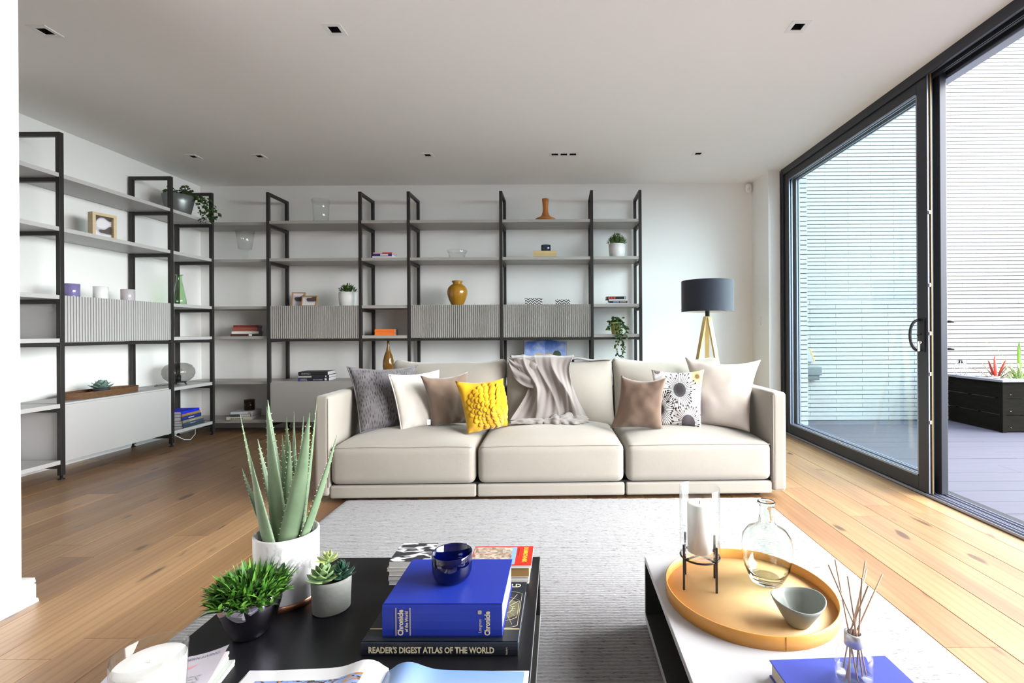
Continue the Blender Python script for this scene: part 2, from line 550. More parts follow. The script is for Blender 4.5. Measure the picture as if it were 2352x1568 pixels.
# edge strips on the leading stile
B().box(2.284, 2.291, 2.911, 2.915, .02, 2.62).build('edge_strip', m_frame2, d1)
B().box(2.302, 2.306, 2.906, 2.915, .02, 2.62).build('edge_strip', M('brass_strip', '#b89a64', .4, metal=.6), d1)
for z in (.45, .75, 1.0, 1.30, 1.75):
    B().box(2.287, 2.297, 2.904, 2.909, z, z + .022, .001).build('latch_keep', m_steel, d1)
# pull handle on the inner stile
hd = B(); hd.box(2.272, 2.281, 2.932, 2.972, .895, 1.108, .004)
hplate = hd.build('handle', m_black, d1)
arc = []
for i in range(17):
    a = math.pi * i / 16
    arc.append((2.274 - .062 * math.sin(a) ** .8, 2.968, 1.0 + .097 * math.cos(a)))
B().tube(arc, .0085, 10).build('grip', m_black, hplate)
B().tube([(2.276, 2.95, .955), (2.258, 2.95, .955)], .009, 12).build('lock_barrel', m_steel, hplate)
B().box(2.245, 2.262, 2.948, 2.951, .90, .962, .001).build('key', m_steel, hplate)
B().tube([(2.276, 2.955, 1.01), (2.252, 2.962, 1.0)], .004, 8).build('latch_lever', m_black, hplate)
ho = B().box(2.391, 2.398, 2.91, 2.95, .90, 1.10, .003).build('outer_handle', m_black, d2)
for z in (.915, 1.085):
    B().tube([(2.395, 2.93, z), (2.435, 2.90, z)], .008, 8).build('handle_stub', m_black, ho)

# ------------------------------------------------------------------ shelving
m_post = M('bronze_steel', (.026, .023, .022), .45, metal=.2, var=(5, .12), bmp=(400, .03, .0008))
m_shelf = M('greige_lacquer', (.36, .345, .325), .42, var=(3, .02))
m_shelfL = M('grey_lacquer', (.47, .46, .455), .42, var=(3, .02))
SH = [2.193, 1.808, 1.320, 1.010, .542, .140]
TOPZ = 2.487
def shelving(root, posts, bays, mshelf, end_y=None, depth=.36):
    """local x runs along the wall, y = 0 is the front, +y towards the wall"""
    w = .015
    for p in posts:
        B().box(p - w, p + w, 0, .03, .03, TOPZ, .0015).build('post', m_post, root)
        B().box(p - w, p + w, depth - .03, depth, .03, TOPZ, .0015).build('post', m_post, root)
        B().box(p - w, p + w, .03, depth - .03, TOPZ - .03, TOPZ, .0015).build('top_bar', m_post, root)
        for z in SH:
            B().box(p - w, p + w, .03, depth - .03, z - .062, z - .032, .0015).build('bracket', m_post, root)
        for y in (.015, depth - .015):
            f = B(); f.lathe([(.0, 0), (.02, 0), (.02, .006), (.008, .010), (.008, .032), (0, .032)], 14, (p, y, 0))
            f.build('foot', m_black, root)
    for (a, b, kind, y0) in bays:
        a += w; b -= w
        for k, z in enumerate(SH):
            if kind == 'cab' and k in (2, 3, 4, 5): continue
            B().box(a, b, y0 + .004, depth, z - .03, z, .0015).build('shelf', mshelf, root)
        if y0 == 0:
            B().box(a, b, .006, .03, SH[3] - .056, SH[3] - .034, .001).build('front_rail', m_post, root)
        if kind == 'cab':
            # fluted wall cabinet
            cabinet = B().box(a, b, .022, depth, SH[3] - .03, SH[2], .0015).build('cabinet', mshelf, root)
            fl = B()
            n = 44; z0, z1 = SH[3] - .026, SH[2] - .001
            wd = (b - a) / n
            pts = []
            for i in range(n):
                x = a + i * wd
                pts += [(x, .018), (x + wd * .28, .018), (x + wd * .36, .005), (x + wd * .92, .005)]
            pts.append((b, .018))
            vs = [(x, y, z) for z in (z0, z1) for x, y in pts]
            m = len(pts)
            fl.add(vs, [(i, i + 1, m + i + 1, m + i) for i in range(m - 1)])
            fl.add([(x, .0225, z) for x, y in pts for z in (z1,)] + [(x, y, z1) for x, y in pts], [(i, m + i, m + i + 1, i + 1) for i in range(m - 1)])
            fl.build('fluted_front', mshelf, cabinet)
            low = B().box(a, b, .024, depth, .122, SH[4], .0015).build('low_cabinet', mshelf, root)
            B().box(a + .0015, b - .0015, .004, .0235, .124, SH[4] - .012, .0015).build('drawer_front', mshelf, low)

su = thing('shelving_unit', 'tall greige shelving with dark steel posts and fluted cabinets along the back wall', 'shelving', (0, 4.825, 0))
bp = [-2.99, -2.044, -1.546, -.596, .338, .836]
shelving(su, bp, [(-3.945, -2.99, 'open', .05), (-2.99, -2.044, 'cab', 0), (-2.044, -1.546, 'open', 0), (-1.546, -.596, 'cab', 0),
                  (-.596, .338, 'cab', 0), (.338, .836, 'open', 0)], m_shelf)
sl_ = thing('shelving_unit', 'tall grey shelving with dark steel posts turning the corner along the side wall', 'shelving', (-3.565, 0, 0), math.pi / 2)
lp = [2.87, 3.374, 4.334, 4.845]
shelving(sl_, lp, [(2.87, 3.374, 'open', 0), (3.374, 4.334, 'cab', 0), (4.334, 4.845, 'open', 0)], m_shelfL, depth=.385)
# grey end panels closing the cabinets towards the open bays

# ------------------------------------------------------------------ sofa
m_sofa = fabric('linen_upholstery', (.30, .277, .24), 380, .28, .08)
m_sofa_pipe = fabric('linen_piping', (.265, .245, .21), 380, .2, .06)
sofa = thing('sofa', 'long beige linen three-seat sofa with deep loose cushions', 'sofa', (-.045, 2.872, 0), math.radians(1.1))
W = 1.445
def part(b, name, mat, parent, loc): return b.build(name, mat, parent, loc, merge=1e-5)
# arms
for s, lab in ((-1, 'arm'), (1, 'arm')):
    b = B(); rbox(b, .045, .50, .305, .022, 10)
    a = part(b, 'arm', m_sofa, sofa, (s * (W - .045), .50, .350))
    y = -.502
    pth = [(-s * .040, y + .004, -.25), (-s * .040, y + .004, .285), (-s * .040, .30, .285)]
    B().tube(pth, .0022, 6).build('piping', m_sofa_pipe, a)
# back frame
b = B(); rbox(b, W - .09, .07, .28, .02, 10); part(b, 'back_frame', m_sofa, sofa, (0, .93, .33))
b = B(); b.box(-W + .09, W - .09, .03, .86, .05, .115); b.build('seat_deck', m_dark, sofa)
# base plinth panels, one under each seat
segs = [(-1.355, -.470), (-.462, .441), (.449, 1.355)]
for a, c in segs:
    b = B(); rbox(b, (c - a) / 2, .05, .038, .012, 8); part(b, 'base_panel', m_sofa, sofa, ((a + c) / 2, .056, .068))
for x, y in ((-1.3, .1), (1.3, .1), (-1.3, .9), (1.3, .9), (-.46, .5), (.45, .5)):
    b = B(); b.lathe([(0, 0), (.022, 0), (.026, .045), (0, .045)], 12, (x, y, 0)); b.build('foot', m_black, sofa)
# seat cushions
for k, (a, c) in enumerate(segs):
    hx, hy, hz = (c - a) / 2 - .003, .415, .118
    rr = random.Random(k)
    def df(x, y, z, hx=hx, hy=hy, hz=hz, k=k):
        u, v = x / hx, y / hy
        top = max(0, z / hz)
        cr = .058 * (1 - abs(u) ** 2.6) * (1 - abs(v) ** 3.0) * top
        side = .010 * (1 - (z / hz) ** 2)
        n = noise.noise(Vector((x * 4 + k * 7, y * 4, z * 6))) * .004
        return (x * (1 + side * .3 * (1 - abs(v) ** 4)), y - (.012 * (1 - (z / hz) ** 2) * (1 - u * u) if v < -.9 else 0), z + cr + n * top)
    b = B(); rbox(b, hx, hy, hz, .042, 14, df)
    cu = part(b, 'seat_cushion', m_sofa, sofa, ((a + c) / 2, .412, .228))
    loop = []
    for i in range(25):
        u = -1 + 2 * i / 24
        x = u * (hx - .012); y = -(hy - .012); loop.append(df(x, y, hz - .012))
    B().tube([(p[0], p[1] - .002, p[2] + .002) for p in loop], .0024, 6).build('piping', m_sofa_pipe, cu)
# back cushions
for k, (x0, x1, tl) in enumerate(((-1.21, -.352, 0), (-.345, .462, 1), (.468, 1.29, 2))):
    hx, hy, hz = (x1 - x0) / 2, .115, .235
    def df2(x, y, z, hx=hx, hy=hy, hz=hz, k=k):
        u, v = x / hx, z / hz
        puff = (1 - abs(u) ** 3) * (1 - abs(v) ** 3)
        th = .55 + .75 * puff
        ear = abs(u) ** 6 * abs(v) ** 6
        n = noise.noise(Vector((x * 5 + k * 11, z * 5, y * 3))) * .012
        zz = z * (1 + .05 * ear) - (.022 * (1 - u * u) if v > .9 else 0) * 0
        zz += (.018 * abs(u) ** 5 - .010 * (1 - abs(u) ** 2) + n * .8) * max(0, v) ** 3
        xx = x * (1 + .02 * ear - .012 * (1 - v * v))
        yy = y * th + n * (1 if y < 0 else .3) + .16 * v * .45
        return (xx, yy, zz)
    b = B(); rbox(b, hx, hy, hz, .05, 16, df2)
    bc = part(b, 'back_cushion', m_sofa, sofa, ((x0 + x1) / 2, .715, .575))
    for sgn in (-1, 1):
        pth = [df2(sgn * (hx - .006), -.02, -hz * .9 + i * hz * 1.8 / 14) for i in range(15)]
        B().tube(pth, .0022, 6).build('piping', m_sofa_pipe, bc)

# ------------------------------------------------------------------ throw pillows
def pillow(name, label, mat, TL, TR, BR, BL, T, pull=.07, sink=0., seed=0, n=26, wr=.006, pipe=None, flange=0., cat='pillow', group='throw pillows on the sofa'):
    TL, TR, BR, BL = map(Vector, (TL, TR, BR, BL))
    base = (BL + BR) / 2
    t = thing(name, label, cat, base - Vector((0, 0, sink)), 0, group)
    nrm = (TR - TL + BR - BL).cross(BL - TL + BR - TR).normalized()
    if nrm.y > 0: nrm = -nrm          # towards the viewer side
    def P(u, v, s):
        # u, v in -1..1, s = side
        uu = u * (1 - pull * (1 - v * v) * u * u); vv = v * (1 - pull * (1.5 if v > 0 else .6) * (1 - u * u) * v * v)
        a, b_ = (uu + 1) / 2, (vv + 1) / 2
        p = (BL * (1 - a) + BR * a) * (1 - b_) + (TL * (1 - a) + TR * a) * b_
        e = max(0., (1 - u * u)) ** .52 * max(0., (1 - v * v)) ** .52
        q = noise.noise(Vector((u * 2.1 + seed, v * 2.1, s))) * wr * 2.0 + noise.noise(Vector((u * 4.2 + seed, v * 4.2 - seed, s * 3))) * wr * .45
        crn = abs(u * v) ** 2
        q += math.sin((u - v) * 9 + seed) * wr * .8 * crn * (1 - abs(u)) * 8
        return p + nrm * (s * (T * e) + q * min(1, e * 3)) - base
    b = B()
    b.grid(n, n, lambda i, j: P(-1 + 2 * i, -1 + 2 * j, 1))
    b.grid(n, n, lambda i, j: P(1 - 2 * i, -1 + 2 * j, -1))
    o = b.build('cover', mat, t, merge=1e-5)
    uvl = o.data.uv_layers.new(name='UVMap')
    # planar coordinates across the pillow face for printed patterns
    ex = (BR - BL + TR - TL) * .5; ez = (TL - BL + TR - BR) * .5
    for lp_ in o.data.loops:
        d = o.data.vertices[lp_.vertex_index].co - (BL - base)
        uvl.data[lp_.index].uv = (d.dot(ex) / ex.length_squared, d.dot(ez) / ez.length_squared)
    if pipe or flange:
        ring = []
        for i in range(n): ring.append(P(-1 + 2 * i / n, -1, 0))
        for i in range(n): ring.append(P(1, -1 + 2 * i / n, 0))
        for i in range(n): ring.append(P(1 - 2 * i / n, 1, 0))
        for i in range(n): ring.append(P(-1, 1 - 2 * i / n, 0))
        ring.append(ring[0])
        B().tube(ring, pipe or .004, 6, False, flat=1).build('piping', mat, t)
    return t, P, nrm, base

m_grey = fabric('charcoal_felt', '#5c585b', 300, .3, .12, sheen=.15)
def stitched():
    m, nt, b = mk('stitched_charcoal_felt')
    v = nt.nodes.new('ShaderNodeTexCoord').outputs['UV']
    def cut(ang, sc, sy):
        mp = nt.nodes.new('ShaderNodeMapping'); mp.inputs['Rotation'].default_value = (0, 0, ang); mp.inputs['Scale'].default_value = (sc, sc * sy, 1)
        nt.links.new(v, mp.inputs[0])
        vo = nt.nodes.new('ShaderNodeTexVoronoi'); vo.inputs['Scale'].default_value = 1.0; vo.inputs['Randomness'].default_value = .35
        nt.links.new(mp.outputs[0], vo.inputs['Vector']); return vo.outputs['Distance']
    a = ramp(nt, cut(.7, 34, .30), [(.20, 1.), (.36, 0.)]); c = ramp(nt, cut(-.75, 32, .32), [(.20, 1.), (.36, 0.)])
    msk = ramp(nt, noisef(nt, v, 4.5, 2), [(.34, 0.), (.46, 1.)])
    h = mathn(nt, 'MULTIPLY', mathn(nt, 'MAXIMUM', a, c), msk)
    nt.links.new(mixc(nt, h, hexc('#625e61'), hexc('#383335')), b.inputs['Base Color'])
    b.inputs['Roughness'].default_value = .85; b.inputs['Sheen Weight'].default_value = .2
    bump(nt, b, h, -.9, .006)
    return m
m_stitch = stitched()
m_cream = fabric('cream_linen', (.56, .525, .48), 360, .22, .06)
m_cream2 = fabric('ivory_cotton', (.58, .52, .465), 420, .15, .04)
m_taupe = fabric('taupe_velvet', '#6d5b4e', 200, .15, .14, sheen=.5)
m_taupe2 = fabric('taupe_slub_silk', '#6e5b4e', 160, .35, .12, sheen=.3)
m_yellow = fabric('yellow_felt', '#bb8f13', 420, .15, .06)

pillow('throw_pillow', 'charcoal felt pillow with cut leaf texture leaning on the arm of the sofa', m_stitch,
       (-1.4473, 3.2, 0.8066), (-1.0547, 3.5, 0.795), (-1.1022, 3.2233, 0.385), (-1.3136, 3.0951, 0.378), .075, .10, seed=1, pipe=.005, wr=.012)
pillow('throw_pillow', 'off-white linen pillow with corded edge between the charcoal and brown pillows', m_cream,
       (-1.137, 3.12, 0.7587), (-0.8634, 3.36, 0.7664), (-0.8305, 3.2703, 0.395), (-1.0488, 3.1087, 0.385), .052, .07, seed=2, pipe=.0045)
tb, Pb, nb, bb_ = pillow('throw_pillow', 'smooth brown velvet pillow with a small white tag beside the yellow pillow', m_taupe,
       (-0.9084, 3.06, 0.7571), (-0.6433, 3.3, 0.7608), (-0.6355, 3.2956, 0.398), (-0.8681, 3.1966, 0.392), .054, .11, seed=3, wr=.008)
B().box(-.010, .010, -.0015, .0015, -.016, .016).build('tag', m_white, tb, Vector((-0.8312, 2.98, 0.4688)) - bb_)
ty, Py, ny, by = pillow('throw_pillow', 'bright yellow pillow covered with a dahlia of overlapping felt petals', m_yellow,
       (-0.6639, 2.98, 0.7493), (-0.3744, 3.12, 0.7512), (-0.3558, 3.2766, 0.4), (-0.6023, 3.0629, 0.392), .07, .08, seed=4, wr=.008, sink=.021)
# petals of the dahlia, each its own piece
pb = B()
vs = [(0, 0, .0)]
K = 12
for ring_, (sx, zz) in enumerate(((.6, .0012), (1., .0))):
    for i in range(K):
        a = 2 * math.pi * i / K
        vs.append((math.cos(a) * .0225 * sx, math.sin(a) * .0255 * sx, zz - (.002 if ring_ else 0)))
fs = [(0, 1 + i, 1 + (i + 1) % K) for i in range(K)] + [(1 + i, 1 + K + i, 1 + K + (i + 1) % K, 1 + (i + 1) % K) for i in range(K)]
vs += [(x, y, z - .0022) for x, y, z in vs[1 + K:1 + 2 * K]]
fs += [(1 + K + i, 1 + 2 * K + i, 1 + 2 * K + (i + 1) % K, 1 + K + (i + 1) % K) for i in range(K)] + [tuple(reversed(range(1 + 2 * K, 1 + 3 * K)))]
pb.add(vs, fs, True)
petal_mesh = pb.mesh('petal', m_yellow)
cu0, cv0 = .22, .05
ex = (Py(.3, 0, 0) - Py(-.3, 0, 0)).normalized(); ez = (Py(0, .3, 0) - Py(0, -.3, 0)).normalized()
SU = (Py(.3, 0, 0) - Py(-.3, 0, 0)).length / .6; SV = (Py(0, .3, 0) - Py(0, -.3, 0)).length / .6
rings = [(.150, 22), (.131, 20), (.112, 17), (.094, 14), (.076, 12), (.058, 9), (.040, 7), (.022, 4), (.006, 2)]
for k, (r, cnt) in enumerate(rings):
    for i in range(cnt):
        a = 2 * math.pi * (i + .5 * (k % 2)) / cnt
        u = cu0 + r * math.cos(a) / SU; v = cv0 + r * math.sin(a) / SV
        if abs(u) > .97 or abs(v) > .97: continue
        p = Py(u, v, 1)
        du = (Py(min(u + .04, 1), v, 1) - Py(max(u - .04, -1), v, 1)); dv = (Py(u, min(v + .04, 1), 1) - Py(u, max(v - .04, -1), 1))
        n_ = du.cross(dv).normalized()
        rad = (ex * math.cos(a) + ez * math.sin(a)); rad = (rad - n_ * rad.dot(n_)).normalized()
        tilt = .13 + .03 * k
        yv = (rad * math.cos(tilt) + n_ * math.sin(tilt) * .55).normalized()
        xv = yv.cross(n_).normalized(); zv = xv.cross(yv)
        o = link('petal', petal_mesh, None, ty)
        q = p + n_ * (.005 + .0030 * k)
        o.matrix_local = Matrix(((xv.x, yv.x, zv.x, q.x), (xv.y, yv.y, zv.y, q.y), (xv.z, yv.z, zv.z, q.z), (0, 0, 0, 1)))

pillow('throw_pillow', 'brown slub silk pillow leaning in front of the dandelion-print pillow', m_taupe2,
       (0.4161, 3.2, 0.7599), (0.6976, 3.07, 0.7579), (0.6794, 3.1002, 0.408), (0.3372, 3.1742, 0.404), .058, .13, seed=5, wr=.005, sink=.023)

def dandelion_print():
    m, nt, b = mk('dandelion_print_cotton')
    uv = nt.nodes.new('ShaderNodeTexCoord').outputs['UV']
    sep = nt.nodes.new('ShaderNodeSeparateXYZ'); nt.links.new(uv, sep.inputs[0])
    col = nt.nodes.new('ShaderNodeRGB'); col.outputs[0].default_value = (.70, .68, .67, 1)
    cur = col.outputs[0]
    def flower(cx, cy, R, rd, ink, disc, n=34, w=.004, seeds=True):
        nonlocal cur
        dx = mathn(nt, 'SUBTRACT', sep.outputs[0], cx); dy = mathn(nt, 'SUBTRACT', sep.outputs[1], cy)
        r = mathn(nt, 'SQRT', mathn(nt, 'ADD', mathn(nt, 'MULTIPLY', dx, dx), mathn(nt, 'MULTIPLY', dy, dy)))
        a = mathn(nt, 'MULTIPLY', mathn(nt, 'ARCTAN2', dy, dx), n / (2 * math.pi))
        fr_ = mathn(nt, 'ABSOLUTE', mathn(nt, 'SUBTRACT', mathn(nt, 'FRACT', a), .5))
        dist = mathn(nt, 'MULTIPLY', mathn(nt, 'MULTIPLY', fr_, r), 2 * math.pi / n)
        # ragged stem length by spoke
        wn = nt.nodes.new('ShaderNodeTexWhiteNoise'); wn.noise_dimensions = '1D'
        nt.links.new(mathn(nt, 'FLOOR', a), wn.inputs['W'])
        Rk = mathn(nt, 'MULTIPLY', mathn(nt, 'ADD', mathn(nt, 'MULTIPLY', wn.outputs['Value'], .45), .62), R)
        line = mathn(nt, 'MULTIPLY', mathn(nt, 'LESS_THAN', dist, w), mathn(nt, 'LESS_THAN', r, Rk))
        if seeds:
            e = mathn(nt, 'ABSOLUTE', mathn(nt, 'SUBTRACT', r, Rk))
            sd = mathn(nt, 'MULTIPLY', mathn(nt, 'LESS_THAN', dist, w * 2.6), mathn(nt, 'LESS_THAN', e, .018))
            line = mathn(nt, 'MAXIMUM', line, sd)
        if disc:
            dk = mathn(nt, 'LESS_THAN', r, rd)
            cur = mixc(nt, dk, cur, disc)
        cur = mixc(nt, line, cur, ink)
    ink = hexc('#2a2326'); pale = hexc('#b9aecb'); sand = hexc('#d9c48f')
    flower(.86, .86, .20, .13, hexc('#6a5436'), sand, 40, .003, False)
    flower(.36, .93, .16, .03, pale, hexc('#5d5070'), 30, .003, False)
    flower(.88, .36, .24, .02, pale, None, 40, .003, False)
    flower(.50, .60, .34, .125, ink, hexc('#4c5358'), 40, .005)
    flower(.10, .26, .36, .03, ink, hexc('#2a2030'), 44, .0055)
    flower(.66, .05, .30, .13, hexc('#4a4348'), hexc('#4a454d'), 40, .0042)
    flower(.04, .96, .12, .07, hexc('#6b5a50'), hexc('#4c3f3a'), 20, .004, False)
    nt.links.new(cur, b.inputs['Base Color'])
    b.inputs['Roughness'].default_value = .9
    bump(nt, b, noisef(nt, coords(nt), 500, 2), .15, .001)
    return m
pillow('throw_pillow', 'white cotton pillow printed with grey and black dandelion heads', dandelion_print(),
       (0.6529, 3.35, 0.7705), (1.0098, 3.29, 0.773), (0.9374, 3.118, 0.4), (0.6521, 3.2201, 0.396), .042, .08, seed=6, sink=.008)
pillow('throw_pillow', 'large plain ivory cushion standing in the corner by the sofa arm', m_cream2,
       (0.9375, 3.52, 0.8403), (1.3878, 3.24, 0.8347), (1.2266, 3.041, 0.38), (0.9147, 3.2527, 0.388), .070, .13, seed=7, wr=.0045)

# ------------------------------------------------------------------ throw blanket over the middle back cushion
m_throw = fabric('dove_grey_knit', (.22, .195, .183), 300, .2, .12, sheen=.35)
thr = thing('throw_blanket', 'crumpled dove-grey throw hanging over the middle back cushion onto the seat', 'blanket', (.1, 3.35, .40))
base = Vector(thr.location)
rows = [  # py, x-left, x-right, depth
    (838, 1172, 1316, 3.74), (822, 1170, 1314, 3.66), (822, 1172, 1312, 3.57), (845, 1186, 1306, 3.515), (872, 1204, 1311, 3.485),
    (896, 1212, 1320, 3.46), (922, 1203, 1332, 3.44), (948, 1189, 1346, 3.41), (966, 1178, 1352, 3.37)]
import bisect
def smooth_at(t):
    k = t * (len(rows) - 1); i = min(int(k), len(rows) - 2); f = k - i
    p = [rows[max(0, min(len(rows) - 1, j))] for j in (i - 1, i, i + 1, i + 2)]
    out = []
    for c in range(4):
        a, b_, d, e = (q[c] for q in p)
        out.append(.5 * ((2 * b_) + (-a + d) * f + (2 * a - 5 * b_ + 4 * d - e) * f * f + (-a + 3 * b_ - 3 * d + e) * f ** 3))
    return out
def wpt(px_, py_, Y):
    a = (px_ - 1285) * Y / 1080; c = (762 - py_) * Y / 1080
    return Vector((a + .006 * c, Y, 1.035 - .006 * a + c))
def sheet(u, v):
    py_, xl, xr, Y = smooth_at(v)
    s = u + .03 * math.sin(v * 5 + u * 7)
    px_ = xl + (xr - xl) * s
    k = min(1, max(0, (v - .2) * 2.5))
    w1 = u * 24 + 2.6 * math.sin(v * 2.7 + u * 2) + noise.noise(Vector((u * 2, v * 2, 7))) * 2.5
    f = (1 - abs(math.sin(w1 * .5))) * 1.3 - .5 + math.sin(u * 13 - v * 5 + 1) * .55 + math.sin(u * 61 + v * 9) * .12
    amp = .006 + .017 * k
    p = wpt(px_, py_, Y)
    nn = noise.noise(Vector((u * 5, v * 4, 2))) * .012
    out = Vector((.012 * math.cos(u * 33), -1, .25)) if v > .2 else Vector((0, -.3, 1))
    return p + out * (f * amp + nn * k + .012 + .036 * k) - base
b = B(); b.grid(120, 70, sheet)
b.build('drape', m_throw, thr)
# swag on the left of the drape
def swag(u, v):
    # u along from top-left to the gather, v outwards
    p0 = Vector((1168, 824)); p1 = Vector((1226, 893)); p2 = Vector((1300, 826))
    c = Vector((1176, 888))
    edge = p0 * (1 - u) ** 2 + c * 2 * u * (1 - u) + p1 * u * u
    top = p0 * (1 - u) + Vector((1236, 826)) * u
    q = top * (1 - v) + edge * v
    Y = 3.60 - .14 * (q.y - 824) / 70
    p = wpt(q.x, q.y, Y)
    f = math.sin(v * 16 + u * 4) * .009 + noise.noise(Vector((u * 4, v * 5, 9))) * .01
    return p + Vector((0, -1, .2)) * (.062 + f) - base
b = B(); b.grid(50, 40, swag); b.build('swag', m_throw, thr)
# gathered hem lying on the seat
def hem(x0, x1, y0, seed, h, zb=.405):
    A = Vector((-0.3384, 3.2557, 0.41)); E = Vector((0.2011, 3.3024, 0.41))
    def fn(u, v):
        t_ = x0 + (x1 - x0) * u
        c = A * (1 - t_) + E * t_
        a = math.pi * v * 1.06
        rr = h * (.6 + .4 * math.sin(u * math.pi)) * (1 + .6 * noise.noise(Vector((u * 5 + seed, v * 2.5, 1))) + .18 * noise.noise(Vector((u * 9, v * 9 + seed, 5))))
        return c + Vector((.004 * math.sin(v * 9 + seed), y0 - math.cos(a) * rr * 1.9, math.sin(a) * rr - .006)) - base
    return fn
for k, (x0, x1, y0, hh) in enumerate(((-.01, .56, .00, .022), (.42, 1.0, -.006, .034), (.50, .98, .05, .05))):
    b = B(); b.grid(70, 26, hem(x0, x1, y0, k * 2.1, hh)); b.build('gathered_hem', m_throw, thr)
# tail lying along the top of the cushion
def tail(u, v):
    q = (1312 + 92 * u, 826 - 2 * math.sin(u * 9) * (1 - u))
    p = wpt(q[0], q[1] + 2, 3.60 + .12 * v)
    return p + Vector((0, 0, .006 + .010 * math.sin(v * math.pi) * (1 - u * .8) + .005 * math.sin(v * 12 + u * 8) * (1 - u))) - base
b = B(); b.grid(40, 18, tail); b.build('tail', m_throw, thr)
for ch in thr.children:
    md = ch.modifiers.new('thickness', 'SOLIDIFY'); md.thickness = .004; md.offset = 0

# ------------------------------------------------------------------ tripod lamp behind the sofa
m_shade = M('navy_shade', (.012, .016, .030), .75, var=(3, .1), bmp=(500, .1, .001), sheen=.3)
m_shade_in = M('shade_lining', (.75, .73, .68), .7)
m_pine = M('pale_ash', '#d2b47c', .5, var=(9, .12), stretch=(8, 8, .8))
lp_ = thing('floor_lamp', 'tripod floor lamp with pale wooden legs and a wide navy drum shade', 'lamp', (1.385, 4.40, 0))
b = B(); b.lathe([(.236, 1.215), (.236, 1.503)], 64); b.lathe([(.233, 1.503), (.233, 1.215)], 64, mi=1)
b.lathe([(.236, 1.503), (.233, 1.503)], 64); b.lathe([(.233, 1.215), (.236, 1.215)], 64)
sh_ = b.build('shade', [m_shade, m_shade_in], lp_)
rg = B()
for k in range(3):
    a = 2 * math.pi * k / 3 + .4
    rg.tube([(0, 0, 1.235), (.234 * math.cos(a), .234 * math.sin(a), 1.225)], .002, 6)
rg.build('shade_carrier', m_steel, sh_)
B().lathe([(0, 1.17), (.02, 1.17), (.02, 1.235), (.012, 1.30), (0, 1.30)], 18).build('lamp_holder', m_black, lp_)
b = B(); b.lathe([(0, 1.30), (.014, 1.30), (.03, 1.335), (.022, 1.37), (0, 1.38)], 20); b.build('bulb', M('opal_glass', (.8, .8, .78), .3), lp_)
B().lathe([(0, 1.150), (.035, 1.150), (.035, 1.172), (0, 1.172)], 24).build('hub', m_pine, lp_)
for a in (math.radians(205), math.radians(-65), math.radians(75)):
    d = Vector((math.cos(a), math.sin(a), 0)); s = Vector((-d.y, d.x, 0))
    top = d * .022 + Vector((0, 0, 1.165)); bot = d * .30
    vs = []
    for p, w_ in ((top, .022), (bot, .013)):
        for aa, bb2 in ((-1, -1), (1, -1), (1, 1), (-1, 1)):
            vs.append(p + s * w_ * aa + d * .011 * bb2)
    B().add(vs, [(0, 1, 2, 3), (7, 6, 5, 4), (0, 4, 5, 1), (1, 5, 6, 2), (2, 6, 7, 3), (3, 7, 4, 0)]).build('leg', m_pine, lp_)

# ------------------------------------------------------------------ rug
def rug_material():
    m, nt, b = mk('ribbed_wool')
    v = coords(nt, 'World', (9, 60, 1))
    fleck = noisef(nt, v, 3.0, 3, .7)
    v2 = coords(nt, 'World', (40, 160, 1))
    fine = noisef(nt, v2, 2.0, 2)
    f = ramp(nt, fleck, [(.56, 0.), (.66, 1.)])
    c = mixc(nt, fine, (.20, .198, .20), (.30, .30, .31))
    nt.links.new(mixc(nt, mathn(nt, 'MULTIPLY', f, .75), c, (.10, .09, .085)), b.inputs['Base Color'])
    b.inputs['Roughness'].default_value = 1.; b.inputs['Specular IOR Level'].default_value = .05; b.inputs['Sheen Weight'].default_value = .3
    bump(nt, b, fine, .6, .004)
    return m
m_rug = rug_material()
rx0, rx1, ry0, ry1 = -1.325, 1.245, .25, 2.90
def rugf(u, v):
    x = rx0 + (rx1 - rx0) * u; y = ry0 + (ry1 - ry0) * v
    e = min(1, min(u, 1 - u) * 120) * min(1, min(v, 1 - v) * 120)
    ph = y / .0158 + .16 * noise.noise(Vector((x * 3, y * 1.2, 0)))
    rib = abs(math.sin(math.pi * ph)) ** .7
    k = noise.noise(Vector((x * 45, y / .0158 * .6, 4)))
    xx = x + (.004 * noise.noise(Vector((y * 90, u * 3, 1))) if (u < .01 or u > .99) else 0)
    return (xx, y, .001 + e * (.0085 + .0055 * rib + .003 * k * rib))
b = B(); b.grid(110, 840, rugf)
rug = b.build('rug', m_rug)
tag(rug, 'pale grey ribbed wool rug under the coffee tables in front of the sofa', 'rug')

